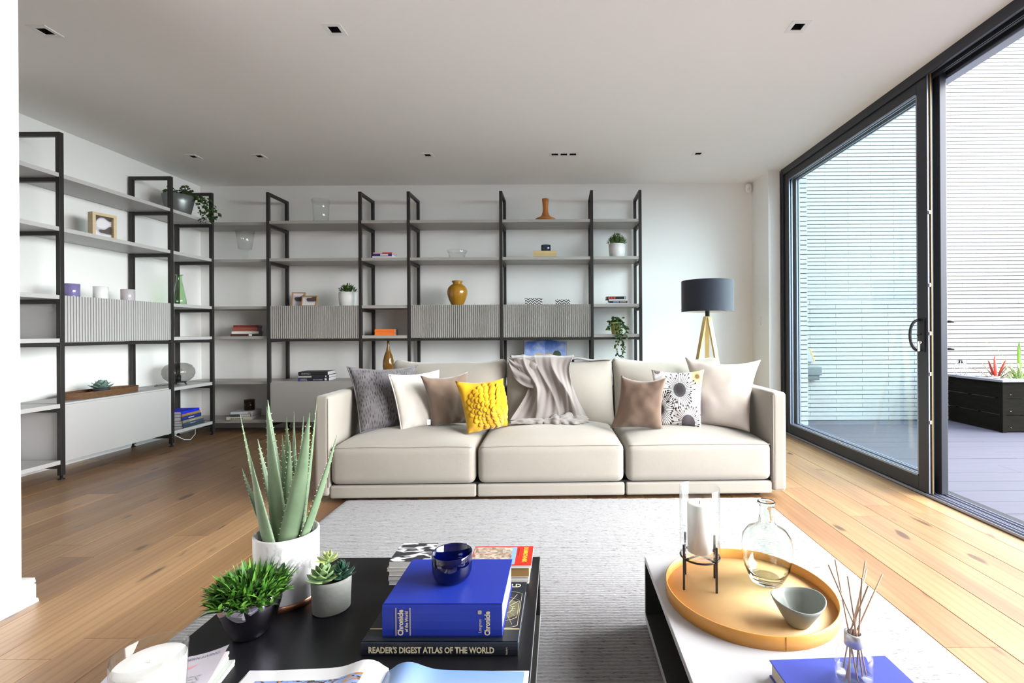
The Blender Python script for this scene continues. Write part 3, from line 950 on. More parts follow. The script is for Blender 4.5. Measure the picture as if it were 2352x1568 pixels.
# ------------------------------------------------------------------ coffee tables
m_tblack = M('black_lacquer', (.007, .007, .009), .34, var=(8, .2), spec=.3, bmp=(60, .02, .001))
m_tgrey = M('pale_grey_lacquer', (.44, .44, .455), .33, var=(3, .02))
m_tedge = M('light_table_edge', (.55, .55, .56), .4)
m_tin = M('dark_olive_lacquer', (.035, .037, .034), .4, var=(4, .1))
TZ = .25
def coffee_table(label, x0, x1, y0, y1, mtop, medge, min_, mbot, open_left):
    t = thing('coffee_table', label, 'coffee table', ((x0 + x1) / 2, (y0 + y1) / 2, .016), 0, 'low coffee tables on the rug')
    cx, cy, cz = t.location
    def bx(name, a, b, c, d, e, f, m, bev=.0012): return B().box(a - cx, b - cx, c - cy, d - cy, e - cz, f - cz, bev).build(name, m, t)
    bx('top', x0, x1, y0, y1, TZ - .014, TZ, mtop)
    bx('edge_band', x0 - .0006, x1 + .0006, y0, y1, TZ - .0165, TZ - .0142, medge, 0)
    bx('end_panel', x0, x1, y1 - .016, y1, .055, TZ - .0165, min_)
    bx('end_panel', x0, x1, y0, y0 + .016, .055, TZ - .0165, min_)
    bx('bottom_panel', x0, x1, y0, y1, .036, .055, min_)
    bx('bottom_edge', x0 - .001, x0 + .002, y0, y1, .034, .054, mbot, 0)
    bx('bottom_edge', x1 - .002, x1 + .001, y0, y1, .034, .054, mbot, 0)
    if open_left: bx('side_panel', x1 - .016, x1 - .0005, y0 + .016, y1 - .016, .055, TZ - .0165, min_)
    else: bx('side_panel', x0, x0 + .016, y0 + .016, y1 - .016, .055, TZ - .0165, min_)
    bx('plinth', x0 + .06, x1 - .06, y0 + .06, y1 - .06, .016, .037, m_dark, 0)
    return t
coffee_table('wide black-topped coffee table carrying the plants and the blue books', -.968, -.0725, .55, 1.645, m_tblack, m_tedge, m_tin, m_tgrey, False)
coffee_table('narrow pale grey coffee table with open dark side carrying the round tray', .293, .798, .55, 1.645, m_tgrey, m_tedge, m_tin, m_tedge, True)

# ------------------------------------------------------------------ books
m_page = M('book_pages', (.52, .46, .37), .9, var=(300, .18), stretch=(1, 1, 10))
m_pagew = M('white_pages', (.64, .63, .62), .9, var=(300, .15), stretch=(1, 1, 10))
m_gold = M('gold_foil', (.62, .50, .28), .4, metal=.35)
m_goldb = M('pale_gold_print', (.62, .54, .36), .6)
m_print_w = M('white_print', (.72, .72, .72), .7)
m_print_k = M('black_print', (.03, .03, .035), .7)
m_print_g = M('grey_print', (.35, .35, .36), .7)
_cloth = {}
def cover_mat(col, rough=.6):
    k = (col, rough)
    if k not in _cloth: _cloth[k] = M('cover_' + col.strip('#'), col, rough, var=(30, .05), bmp=(700, .08, .0006))
    return _cloth[k]
def book(name, label, loc, w, d, h, col, rz=0., pages=None, cat='book', group=None, spine='front', rough=.6, ct=.003, over=.004):
    """closed book lying flat; spine on the local -y side"""
    t = thing(name, label, cat, loc, rz, group)
    c = cover_mat(col, rough) if isinstance(col, str) else col
    b = B()
    b.box(-w / 2, w / 2, -d / 2, d / 2, 0, ct, .0008)
    b.box(-w / 2, w / 2, -d / 2, d / 2, h - ct, h, .0008)
    # gently rounded spine
    n = 7
    vs = []
    for x in (-w / 2, w / 2):
        for i in range(n):
            a = math.pi * i / (n - 1)
            vs.append((x, -d / 2 - .004 * math.sin(a), h / 2 - math.cos(a) * h / 2))
        vs += [(x, -d / 2 + ct, h), (x, -d / 2 + ct, 0)]
    m_ = n + 2
    fs = [(i, i + 1, m_ + i + 1, m_ + i) for i in range(m_ - 1)] + [(m_ - 1, 0, m_, 2 * m_ - 1)] + [tuple(reversed(range(m_))), tuple(range(m_, 2 * m_))]
    b.add(vs, fs)
    b.build('cover', c, t)
    B().box(-w / 2 + over, w / 2 - over, -d / 2 + ct, d / 2 - over, ct, h - ct).build('page_block', pages or m_pagew, t)
    return t

X_, Z_ = (1, 0, 0), (0, 0, 1)
# atlas
m_atlas = M('dark_slate_cover', (.012, .016, .024), .38, var=(60, .25))
at = book('atlas', 'large dark atlas with gold spine lettering lying under the blue book', (-.295, 1.281, TZ), .382, .275, .033, m_atlas, math.radians(-.6))
lettering("READER'S DIGEST ATLAS OF THE WORLD", (-.172, -.1385, .0095), X_, Z_, .0205, m_goldb, at, bold=.0006, xs=.80, lift=.0042)
lettering("Reader's", (.166, -.1385, .006), (0, 0, 1), (-1, 0, 0), .0065, m_goldb, at, xs=.8, lift=.0042, name='imprint')
lettering("WORLD", (.176, .108, .033), X_, (0, 1, 0), .024, m_goldb, at, 'RIGHT', bold=.0006)
B().box(-.19, .19, -.0895, -.0855, .0331, .0334).build('gold_rule', m_gold, at)
gl = B()
for k in range(9):      # globe graticule printed on the cover
    r = .012 + k * .0105
    pts = [(.14 + r * math.cos(a), .0 + r * 1.0 * math.sin(a), .0334) for a in [i * math.pi / 12 - math.pi for i in range(25)]]
    pts = [p for p in pts if p[0] < .186]
    if k % 3 == 1: gl.tube(pts, .00035, 4)
for k in range(16):
    a = k * math.pi / 8
    pts = [(.14 + r * math.cos(a), r * math.sin(a), .0334) for r in (.012, .03, .05, .075)]
    pts = [p for p in pts if -.186 < p[0] < .186 and -.08 < p[1]]
    if len(pts) > 1: gl.tube(pts, .00035, 4)
gl.build('globe_print', m_goldb, at)
gd = B(); gd.disc(.045, .0333, 32, (.14, 0, 0)); gd.build('globe_disc', M('olive_print', (.10, .10, .06), .6), at)

# Chronicle
m_blue = M('royal_blue_cloth', (.012, .030, .30), .42, var=(40, .08), bmp=(900, .12, .0006))
ch_ = book('encyclopedia', 'thick royal blue book with gold vertical lettering on its spine', (-.2925, 1.2775, TZ + .0338), .296, .232, .080, m_blue, math.radians(-.5), pages=m_page, ct=.0035)
yv = -.1162
lettering('Chronicle', (-.096, yv, .006), Z_, (-1, 0, 0), .0185, m_goldb, ch_, bold=.0007, xs=.86, lift=.0045)
lettering('of the World', (-.084, yv, .015), Z_, (-1, 0, 0), .0105, m_goldb, ch_, bold=.0003, xs=.90, lift=.0045)
for xx in (-.1145, -.0795):
    B().box(xx, xx + .0018, yv - .0046, yv - .0040, .006, .074).build('gold_rule', m_gold, ch_)
lettering('Chronicle', (.118, yv, .006), Z_, (-1, 0, 0), .0185, m_goldb, ch_, bold=.0007, xs=.80, lift=.0045)
lettering('Longman', (.097, yv, .013), Z_, (-1, 0, 0), .0105, m_goldb, ch_, xs=.88, lift=.0045, name='imprint')
gb = B()
for k in range(4): gb.box(.0895 + k * .0022, .0905 + k * .0022, yv - .0047, yv - .0041, .058 + (.001 if k in (0, 3) else 0), .068 - (.001 if k in (0, 3) else 0))
for k in range(3): gb.box(.0885, .098, yv - .0047, yv - .0041, .0595 + k * .003, .0605 + k * .003)
gb.build('emblem', m_goldb, ch_)

# cobalt glass bowl
m_cobalt = M('cobalt_glass', (.002, .006, .12), .03, trans=.75, ior=1.5, var=(2, .02), coat=.4)
bw = thing('glass_bowl', 'deep cobalt blue glass bowl on the royal blue book', 'bowl', (-.297, 1.285, TZ + .1136))
b = B(); b.lathe([(0, 0), (.034, .0), (.043, .004), (.050, .014), (.0535, .028), (.0545, .072), (.0535, .0735), (.0515, .072), (.0505, .03), (.046, .014), (.036, .008), (0, .006)], 48)
recalc(b.build('bowl_wall', m_cobalt, bw))

# paperbacks behind the blue book
GB = 'stacked paperbacks on the black table'
def slab(name, label, cx, cy, z, w, d, h, top, side, rz=0., group=GB, pages=m_pagew):
    t = thing(name, label, 'book', (cx, cy, z), rz, group)
    B().box(-w / 2, w / 2, -d / 2, d / 2, h - .0012, h).build('cover', top, t)
    B().box(-w / 2, w / 2, -d / 2, d / 2, 0, .0012).build('back_cover', side, t)
    B().box(-w / 2, w / 2, d / 2 - .0012, d / 2, 0.0012, h - .0012).build('spine', side, t)
    B().box(-w / 2 + .001, w / 2 - .001, -d / 2 + .001, d / 2 - .0012, .0012, h - .0012).build('page_block', pages, t)
    return t
def chrome_print():
    m, nt, b = mk('chrome_photo_print')
    v = coords(nt, 'Object', (9, 22, 1))
    n1 = noisef(nt, v, 1.6, 2, .4)
    nt.links.new(ramp(nt, n1, [(.0, (.02, .02, .025)), (.46, (.03, .03, .035)), (.50, (.55, .55, .58)), (.56, (.8, .8, .82)), (.60, (.05, .05, .06)), (1., (.3, .3, .33))]), b.inputs['Base Color'])
    b.inputs['Roughness'].default_value = .25
    return m
def town_print():
    m, nt, b = mk('old_town_photo_print')
    vo = nt.nodes.new('ShaderNodeTexVoronoi'); vo.inputs['Scale'].default_value = 1.
    nt.links.new(coords(nt, 'Object', (90, 120, 1)), vo.inputs['Vector'])
    nt.links.new(ramp(nt, vo.outputs['Color'], [(0., (.10, .08, .07)), (.3, (.42, .36, .28)), (.5, (.22, .09, .06)), (.7, (.55, .50, .42)), (1., (.30, .24, .16))]), b.inputs['Base Color'])
    b.inputs['Roughness'].default_value = .35
    return m
m_silver = M('silver_print', (.34, .34, .35), .3)
Y0 = 1.527; D0 = .124
x_c = -.425
zz = TZ
for k, (h, dx, c) in enumerate(((.012, .002, '#d8d6d2'), (.016, -.001, '#4a5580'), (.014, .002, '#cfcac0'), (.010, -.004, '#c8c4bc'))):
    slab('magazine', ['thin white magazine at the bottom of the stack under the chrome-cover one', 'magazine with a dark blue spine in the stack under the chrome-cover one',
                      'cream magazine in the middle of the stack behind the royal blue book', 'off-white magazine just beneath the chrome-cover one'][k],
         x_c + dx, Y0, zz, .226, D0, h, cover_mat(c), cover_mat(c)); zz += h
mg = slab('magazine', 'magazine with a black and chrome photographic cover and big silver letters', x_c, Y0, zz, .222, D0, .022, chrome_print(), m_pagew, 0)
B().box(.012, .111, -D0 / 2, D0 / 2, .0221, .0224).build('silver_panel', m_silver, mg)
lettering('UN', (.075, -.050, .0222), (0, 1, 0), (-1, 0, 0), .052, m_print_w, mg, bold=.001, lift=.0004, xs=.95)
B().box(.088, .109, .040, .058, .0222, .0227).build('blue_badge', cover_mat('#2438a8'), mg)
lettering('rb', (.092, .044, .0227), X_, (0, 1, 0), .014, m_print_w, mg, lift=.0003)
ZS = TZ
for k, (h, c, pg) in enumerate(((.010, '#d6d2cc', m_pagew), (.011, '#d2cdc6', m_pagew))):
    slab('magazine', ['thin white magazine at the bottom of the stack under the red guidebook', 'white magazine in the stack under the red guidebook'][k], -.195, Y0 + .004, ZS, .190, D0, h, cover_mat(c), cover_mat(c)); ZS += h
slab('paperback', 'thick paperback with brown page edges under the red guidebook', -.193, Y0 + .002, ZS, .188, D0, .030, cover_mat('#d8d4ca'), cover_mat('#d8d4ca'), pages=M('kraft_pages', '#9c7a4e', .85, var=(200, .1))); ZS += .030
dub = slab('guidebook', 'red travel guidebook with yellow title letters and a town photograph', -.190, Y0, ZS, .196, D0 + .004, .010, cover_mat('#c22a1c', .3), m_pagew)
B().box(-.096, .042, -.060, .056, .0101, .0104).build('town_photo', town_print(), dub)
B().box(.030, .0445, -.060, .056, .0103, .0106).build('sky_strip', cover_mat('#7fa4d8', .3), dub)
lettering('DUBROVNIK', (.068, .056, .0101), (0, -1, 0), (1, 0, 0), .0195, M('yellow_print', '#e8b83a', .6), dub, bold=.0007, xs=.92)
B().box(.050, .053, -.002, .050, .0101, .0104).build('subtitle_rule', cover_mat('#7c1a12'), dub)

# open picture book at the front of the table
def photo_page(kind):
    m, nt, b = mk('photo_page_' + kind)
    uv = nt.nodes.new('ShaderNodeTexCoord').outputs['UV']
    sep = nt.nodes.new('ShaderNodeSeparateXYZ'); nt.links.new(uv, sep.inputs[0])
    u, v = sep.outputs[0], sep.outputs[1]
    if kind == 'branches':
        sky = ramp(nt, v, [(.45, (.45, .44, .43)), (.75, (.30, .38, .60)), (1., (.14, .25, .58))])
        mp = nt.nodes.new('ShaderNodeMapping'); mp.inputs['Rotation'].default_value = (0, 0, .9); mp.inputs['Scale'].default_value = (3.2, 9, 1)
        nt.links.new(uv, mp.inputs[0])
        n = noisef(nt, mp.outputs[0], 1.3, 5, .6)
        br = ramp(nt, mathn(nt, 'ABSOLUTE', mathn(nt, 'SUBTRACT', n, .5)), [(.016, 1.), (.034, 0.)])
        c = mixc(nt, br, sky, (.06, .035, .02))
        n2 = noisef(nt, mp.outputs[0], .7, 3, .5)
        br2 = ramp(nt, mathn(nt, 'ABSOLUTE', mathn(nt, 'SUBTRACT', n2, .52)), [(.010, 1.), (.022, 0.)])
        c = mixc(nt, br2, c, (.42, .20, .05))
        # white margin round the photograph
        mu = mathn(nt, 'MULTIPLY', mathn(nt, 'GREATER_THAN', u, .10), mathn(nt, 'LESS_THAN', u, .87))
        mg_ = mathn(nt, 'MULTIPLY', mu, mathn(nt, 'LESS_THAN', v, .905))
        c = mixc(nt, mg_, (.62, .62, .64), c)
    else:
        n = noisef(nt, uv, 4, 4, .6)
        hill = mathn(nt, 'ADD', mathn(nt, 'MULTIPLY', n, .25), .34)
        sky = ramp(nt, v, [(.6, (.34, .42, .58)), (1., (.17, .30, .55))])
        c = mixc(nt, mathn(nt, 'LESS_THAN', v, hill), sky, (.38, .32, .38))
    nt.links.new(c, b.inputs['Base Color']); b.inputs['Roughness'].default_value = .22
    return m
ob = thing('open_book', 'open photography book with branch and sky pictures at the front of the black table', 'book', (-.40, .915, TZ))
def page_fn(s):
    def fn(u, v):
        x = u * .315
        z = .014 + .017 * math.exp(-((u - .16) / .13) ** 2) - .010 * math.exp(-(u / .05) ** 2) - .004 * u
        return (s * x, -.17 + .335 * v + (.010 * (1 - u) if s < 0 else -.006 * u), z)
    return fn
for s, kd in ((-1, 'branches'), (1, 'lake')):
    b = B()
    f0 = page_fn(s)
    b.grid(28, 12, (lambda u, v: f0(1 - u, v)) if s < 0 else f0)
    o = b.build('page', photo_page(kd), ob)
    uvl = o.data.uv_layers.new(name='UVMap')
    for l_ in o.data.loops:
        c_ = o.data.vertices[l_.vertex_index].co
        uvl.data[l_.index].uv = (c_.x / .315 if s > 0 else 1 + c_.x / .315, (c_.y + .17) / .335)
    b = B()
    for k in range(1, 5):     # leaves beneath, stepped at the fore edge
        b.grid(16, 2, lambda u, v, k=k: tuple(a + d for a, d in zip(f0(u * (1 + .004 * k), v), (0, 0, -.0017 * k))), True)
    b.build('leaves', m_pagew, ob)
b = B()
b.box(-.325, -.004, -.175, .178, 0, .003, .0008); b.box(.004, .325, -.175, .172, 0, .003, .0008); b.box(-.006, .006, -.175, .174, 0, .004)
b.build('cover', cover_mat('#c0c4d0'), ob)
for s in (-1, 1):
    B().box(min(0, s * .312), max(0, s * .312), -.168, .160, .003, .006).build('page_block', m_pagew, ob)

# magazines under the big candle
GM = 'magazines at the corner of the black table'
mz = TZ
mc = Vector((-0.9199, 1.0352, 0.29))
for k in range(5):
    h = .0075
    t = thing('magazine', ['lowest pale magazine under the big candle', 'second pale magazine in the pile under the big candle', 'middle magazine of the pile under the big candle',
                           'fourth magazine of the pile with a green photo edge', 'top magazine with grey lettering and a curled cover under the big candle'][k], 'magazine',
              (-.866 + .006 * math.sin(k * 2), .962 - .003 * k, mz), math.radians(8 + 1.5 * k), GM)
    W_, D_ = .225, .275
    B().box(-W_ / 2, W_ / 2, -D_ / 2, D_ / 2, .0004, h - .0008, .0008).build('page_block', m_pagew, t)
    def cv(u, v, k=k, h=h):
        x = -W_ / 2 + W_ * u; y = -D_ / 2 + D_ * v
        lift = (.024 if k == 4 else 0.) * max(0, u - .6) ** 2 * 6.2 * max(0, v - .60) * 1.6
        return (x, y, h - .0006 + lift)
    b = B(); b.grid(40, 40, cv)
    b.build('cover', cover_mat(['#bdbbb6', '#b4bab4', '#c0bcba', '#b8bcb4', '#b5b0ba'][k], .3), t)
    if k == 3: B().box(W_ / 2 - .002, W_ / 2 + .0004, -.02, .08, .002, .006).build('photo_edge', cover_mat('#6f8f4a'), t)
    if k == 4:
        def lay(o_, dz):
            for v_ in o_.data.vertices:
                v_.co.z = cv((v_.co.x + W_ / 2) / W_, (v_.co.y + D_ / 2) / D_)[2] + dz
        lay(lettering('FOR MODERN LIVING', (.100, .118, h), X_, (0, 1, 0), .0118, cover_mat('#5a5570'), t, 'RIGHT', name='strapline'), .0012)
        lay(lettering('ICES', (.092, .040, h), X_, (0, 1, 0), .030, m_print_g, t, 'RIGHT', name='title'), .0012)
        pk = B(); pk.add([(.030, .090, 0), (.046, .094, 0), (.066, .098, 0), (.050, .086, 0), (.040, .070, 0)], [(0, 4, 3, 2, 1)])
        lay(pk.build('pink_motif', cover_mat('#d78a92'), t), .0012)
        B().add([(.094, .1375, h + .004), (.1125, .1375, h + .014), (.1125, .105, h + .010)], [(0, 2, 1)]).build('curled_corner', cover_mat('#b0525c'), t)
    mz += h

# big white candle in a glass
m_wax = M('white_wax', (.74, .73, .71), .55, sss=.25, var=(6, .02))
m_clear = thin_glass('clear_glass', (.985, .993, .99), .85, 1.45)
def glass_wall(prof, t, name='glass', mat=None, n=48):
    b = B(); b.lathe(prof, n); return b.build(name, mat or m_clear, t)
cd = thing('jar_candle', 'wide white candle in a clear glass tumbler on the magazines', 'candle', (-.820, .937, TZ + .0385))
glass_wall([(0, .0), (.052, 0), (.057, .004), (.0625, .115), (.0618, .1162), (.0600, .115), (.055, .006), (0, .005)], cd)
b = B(); b.lathe([(0, .006), (.0545, .006), (.0592, .094), (.0575, .0948), (.03, .0935), (0, .0930)], 48); b.build('wax', m_wax, cd)
B().tube([(0, 0, .092), (.001, 0, .100), (.003, .001, .102)], .0012, 6).build('wick', m_wax, cd)

# ------------------------------------------------------------------ plants on the black table
m_soil = M('dark_bark', (.030, .020, .014), .9, var=(60, .6), bmp=(120, .8, .006))
def marble():
    m, nt, b = mk('white_marble')
    v = coords(nt, 'Object', (1, 1, .6))
    n = noisef(nt, v, 9, 5, .6)
    vein = ramp(nt, mathn(nt, 'ABSOLUTE', mathn(nt, 'SUBTRACT', n, .5)), [(.0, 1.), (.035, 0.)])
    msk = ramp(nt, noisef(nt, v, 7, 2), [(.38, 0.), (.55, 1.)])
    nt.links.new(mixc(nt, mathn(nt, 'MULTIPLY', mathn(nt, 'MULTIPLY', vein, msk), .7), (.60, .60, .61), (.12, .12, .125)), b.inputs['Base Color'])
    b.inputs['Roughness'].default_value = .3
    return m
m_marble = marble()
m_copper = M('brushed_copper', (.55, .26, .16), .35, metal=.9, var=(30, .1))
al = thing('potted_aloe', 'tall spiky aloe in a white marble pot with a copper base ring', 'plant', (-.812, 1.395, TZ))
b = B(); b.lathe([(0, .018), (.083, .018), (.0855, .022), (.0865, .200), (.0845, .2025), (.079, .201), (.078, .165), (0, .165)], 56); b.build('pot', m_marble, al)
B().lathe([(0, 0), (.0815, 0), (.0815, .019), (0, .019)], 48).build('base_ring', m_copper, al)
b = B(); b.lathe([(.078, .172), (.05, .180), (0, .184)], 30); b.build('soil', m_soil, al)
rr = random.Random(5)
peb = B()
for k in range(60):
    a = rr.uniform(0, 6.28); r = rr.uniform(.02, .072)
    s = rr.uniform(.004, .009)
    c_ = (r * math.cos(a), r * math.sin(a), .180 + s * .3)
    peb.lathe([(0, -s), (s * .8, -s * .5), (s, 0), (s * .7, s * .6), (0, s * .8)], 6, c_)
pb_ = peb.build('bark_chips', m_soil, al); pb_['kind'] = 'stuff'
def aloe_mat():
    m, nt, b = mk('aloe_skin')
    v = coords(nt, 'Object', (1, 1, 1))
    n = noisef(nt, v, 16, 3); z = nt.nodes.new('ShaderNodeSeparateXYZ'); nt.links.new(coords(nt), z.inputs[0])
    c = mixc(nt, n, hexc('#516a4c'), hexc('#83987a'))
    nt.links.new(c, b.inputs['Base Color'])
    b.inputs['Roughness'].default_value = .45
    b.inputs['Subsurface Weight'].default_value = .08; b.inputs['Subsurface Radius'].default_value = (.004, .008, .003)
    return m
m_aloe = aloe_mat(); m_thorn = M('pale_thorn', '#c9d7a8', .6)
AL = Vector((-.812, 1.395, TZ))
def aloe_leaf(tip, base_off, w, curve=.0, fold=.35):
    tip = Vector(tip) - AL
    p0 = Vector((base_off[0], base_off[1], .172))
    out = Vector((tip.x - p0.x, tip.y - p0.y, 0))
    ctrl = p0 + (tip - p0) * .45 + Vector((0, 0, 1)) * 0 + out * curve
    N = 22
    pts = [p0 * (1 - t) ** 2 + ctrl * 2 * t * (1 - t) + tip * t * t for t in [i / (N - 1) for i in range(N)]]
    b = B(); th = B()
    face = Vector((-p0.x, -p0.y, 0))           # inner side faces the axis
    if face.length < .005: face = Vector((0, -1, 0))
    vs = []
    K = 10
    for i, p in enumerate(pts):
        t = i / (N - 1)
        tn = (pts[min(i + 1, N - 1)] - pts[max(i - 1, 0)]).normalized()
        f = (face - tn * face.dot(tn)).normalized(); s = tn.cross(f).normalized()
        ww = 1.22 * w * (1 - t) ** .8 * (.80 + .5 * t * (1 - t) * 2) + .0006
        thk = ww * .42
        for k in range(K):
            a = 2 * math.pi * k / K
            cx_, cy_ = math.cos(a), math.sin(a)
            d = cy_ * thk - (thk * .9 * (1 - abs(cx_) ** 2) if cy_ > 0 else 0)
            vs.append(p + s * cx_ * ww + f * d)
        if 1 < i < N - 2:
            for sg in (-1, 1):
                e = p + s * sg * ww
                th.add([e - tn * .0018, e + tn * .0018, e + s * sg * .0038 + tn * .0015, e + f * .0015], [(0, 1, 2), (1, 3, 2), (3, 0, 2)])
    fs = [(i * K + k, i * K + (k + 1) % K, (i + 1) * K + (k + 1) % K, (i + 1) * K + k) for i in range(N - 1) for k in range(K)]
    b.add(vs, fs, True)
    o = b.build('leaf', m_aloe, al)
    th.build('thorns', m_thorn, o)
LV = [  # tip (photo position and depth), base offset, half width
    ((-0.9257, 1.36, 0.8063), (-.042, -.010), .015, .10), ((-0.883, 1.34, 0.6879), (-.020, -.045), .025, .12), ((-0.9452, 1.47, 0.7058), (-.030, .020), .012, .05),
    ((-0.8821, 1.42, 0.8352), (-.016, .012), .021, .05), ((-0.8488, 1.36, 0.8248), (-.002, -.030), .026, -.08), ((-0.8434, 1.45, 0.7769), (-.004, .020), .014, .04),
    ((-0.8276, 1.4, 0.734), (0, .008), .013, 0.), ((-0.7929, 1.38, 0.7178), (.006, -.008), .017, 0.), ((-0.8148, 1.44, 0.7972), (.012, .018), .018, .05),
    ((-0.7958, 1.41, 0.6977), (.012, .0), .012, .1), ((-0.7637, 1.4, 0.7894), (.020, .004), .021, .08), ((-0.7135, 1.34, 0.8097), (.020, -.034), .026, .16),
    ((-0.7232, 1.4, 0.8397), (.034, .006), .016, .12), ((-0.6453, 1.36, 0.7417), (.050, -.014), .018, .10), ((-0.961, 1.42, 0.6292), (-.050, .004), .013, .12),
    ((-0.8598, 1.47, 0.655), (.000, .040), .014, 0.), ((-0.7914, 1.47, 0.7158), (.026, .034), .016, .06)]
for tip, bo, w_, cv_ in LV: aloe_leaf(tip, bo, w_, cv_)

# leaf helper for small foliage
def blade(b, p, d, ln, w, bend=.3, mi=0, seg=3, nrm=None):
    p = Vector(p); d = Vector(d).normalized()
    side = d.cross(nrm or Vector((0, 0, 1)))
    side = side.normalized() if side.length > 1e-4 else Vector((1, 0, 0))
    up = side.cross(d)
    vs = []
    for i in range(seg + 1):
        t = i / seg
        c = p + d * ln * t - Vector((0, 0, 1)) * bend * ln * t * t
        ww = w * (math.sin(math.pi * min(1, (t * .86 + .10))) ** .8) if i < seg else 0.
        if i == seg: vs.append(c)
        else: vs += [c - side * ww + up * ww * .25, c + side * ww + up * ww * .25]
    fs = [(2 * i, 2 * i + 1, 2 * i + 3, 2 * i + 2) for i in range(seg - 1)] + [(2 * seg - 2, 2 * seg - 1, 2 * seg)]
    b.add(vs, fs, True, mi)

m_g1 = M('grass_green', '#3f7522', .5, var=(30, .3)); m_g2 = M('fresh_green', '#6fa440', .5, var=(30, .2)); m_g3 = M('deep_green', '#1c3c14', .5, var=(30, .3))
m_gun = M('gunmetal_glaze', (.38, .36, .43), .06, metal=1., spec=.8, var=(3, .1))
gp = thing('potted_grass', 'bushy green artificial grass in a round dark mirror-glazed bowl', 'plant', (-.812, 1.23, TZ))
b = B(); b.lathe([(0, 0), (.036, 0), (.046, .010), (.062, .045), (.0725, .082), (.0735, .100), (.0705, .113), (.0675, .114), (.067, .107), (.068, .09), (0, .088)], 56); b.build('pot', m_gun, gp)
rr = random.Random(11)
b = B()
for k in range(480):
    a = rr.uniform(0, 6.283); r = .062 * math.sqrt(rr.random())
    el = rr.uniform(.45, 1.5) - r * 5
    d = (math.cos(a) * math.cos(el), math.sin(a) * math.cos(el), math.sin(el) + .35)
    base_ = (r * math.cos(a) * .9, r * math.sin(a) * .9, .085)
    L = rr.uniform(.075, .135) * (1 - r * 5)
    stem_end = Vector(base_) + Vector(d).normalized() * L * .55
    def clear_of_pot(p):      # the aloe pot stands right behind the bowl
        return math.hypot(p[0] - 0., p[1] - .165) > .091 or p[2] > .206
    if not clear_of_pot(Vector(base_) + Vector(d).normalized() * L) or not clear_of_pot(stem_end): continue
    blade(b, base_, d, L, .0042, .12, rr.choice((0, 0, 1, 2)))
    for q in range(3):
        a2 = a + rr.uniform(-1.6, 1.6); e2 = rr.uniform(.1, 1.2)
        d2 = (math.cos(a2) * math.cos(e2), math.sin(a2) * math.cos(e2), math.sin(e2))
        p2 = stem_end - Vector(d).normalized() * L * .12 * q; l2 = rr.uniform(.022, .040)
        if clear_of_pot(p2) and clear_of_pot(p2 + Vector(d2).normalized() * l2): blade(b, p2, d2, l2, .0042, .15, rr.choice((0, 0, 1, 1, 2)))
fo = b.build('foliage', [m_g1, m_g2, m_g3], gp); fo['kind'] = 'stuff'

m_conc = M('cast_concrete', (.25, .26, .245), .85, var=(14, .2), bmp=(60, .25, .004))
sc_ = thing('potted_succulents', 'two pale and dark green succulents in a small concrete pot', 'plant', (-.655, 1.342, TZ))
b = B(); b.lathe([(0, 0), (.044, 0), (.047, .003), (.050, .08), (.050, .090), (.048, .0915), (.0445, .0905), (.044, .075), (0, .075)], 44, wob=lambda a, z: 1 + .06 * math.cos(2 * (a - .5))); b.build('pot', m_conc, sc_)
b = B(); b.lathe([(.046, .078), (.02, .081), (0, .082)], 24); b.build('soil', m_soil, sc_)
m_s1 = M('pale_succulent', '#7f9c6a', .45, var=(18, .18), sss=.05); m_s2 = M('dark_succulent', '#2c5040', .4, var=(18, .2), sss=.05); m_s3 = M('celadon_succulent', '#6c877c', .5, var=(18, .15))
def petal_leaf(parent, mat, p, d, ln, w, thick=.3, cup=.3, tipm=None):
    p = Vector(p); d = Vector(d).normalized()
    side = d.cross(Vector((0, 0, 1)))
    side = side.normalized() if side.length > 1e-3 else Vector((1, 0, 0)); up = side.cross(d)
    b = B(); K, N = 8, 7; vs = []
    for i in range(N):
        t = i / (N - 1)
        ww = w * (math.sin(math.pi * (t * .80 + .14)) if i < N - 1 else .03)
        c = p + d * ln * t + up * cup * ln * t * t
        for k in range(K):
            a = 2 * math.pi * k / K
            vs.append(c + side * math.cos(a) * ww + up * math.sin(a) * ww * thick)
    b.add(vs, [(i * K + k, i * K + (k + 1) % K, (i + 1) * K + (k + 1) % K, (i + 1) * K + k) for i in range(N - 1) for k in range(K)] + [tuple(range((N - 1) * K, N * K))], True)
    return b.build('leaf', mat, parent)
def rosette(parent, mat, c, R, n_rings, tilt=(0, 0), w=.45, seed=0):
    for k in range(n_rings):
        f = k / max(1, n_rings - 1)
        cnt = max(3, int(7 - 3 * f))
        el = .12 + 1.15 * f
        for i in range(cnt):
            a = 2 * math.pi * (i + .5 * (k % 2)) / cnt + seed
            d = (math.cos(a) * math.cos(el) + tilt[0], math.sin(a) * math.cos(el) + tilt[1], math.sin(el))
            petal_leaf(parent, mat, Vector(c) + Vector((0, 0, .006 * k)), d, R * (1 - .5 * f), R * w * (1 - .4 * f) * .62, .22, .25)
rosette(sc_, m_s1, (-.014, -.016, .088), .050, 5, (-.12, -.15), .5, .3)
rosette(sc_, m_s2, (.026, .004, .086), .044, 6, (.15, .0), .30, 1.0)
B().tube([(-.012, .012, .08), (-.016, .012, .135)], .004, 8).build('stem', m_s1, sc_)
rosette(sc_, M('yellow_green_succulent', '#9aab66', .45, var=(18, .15)), (-.016, .012, .128), .036, 3, (-.05, -.1), .38, 2.)

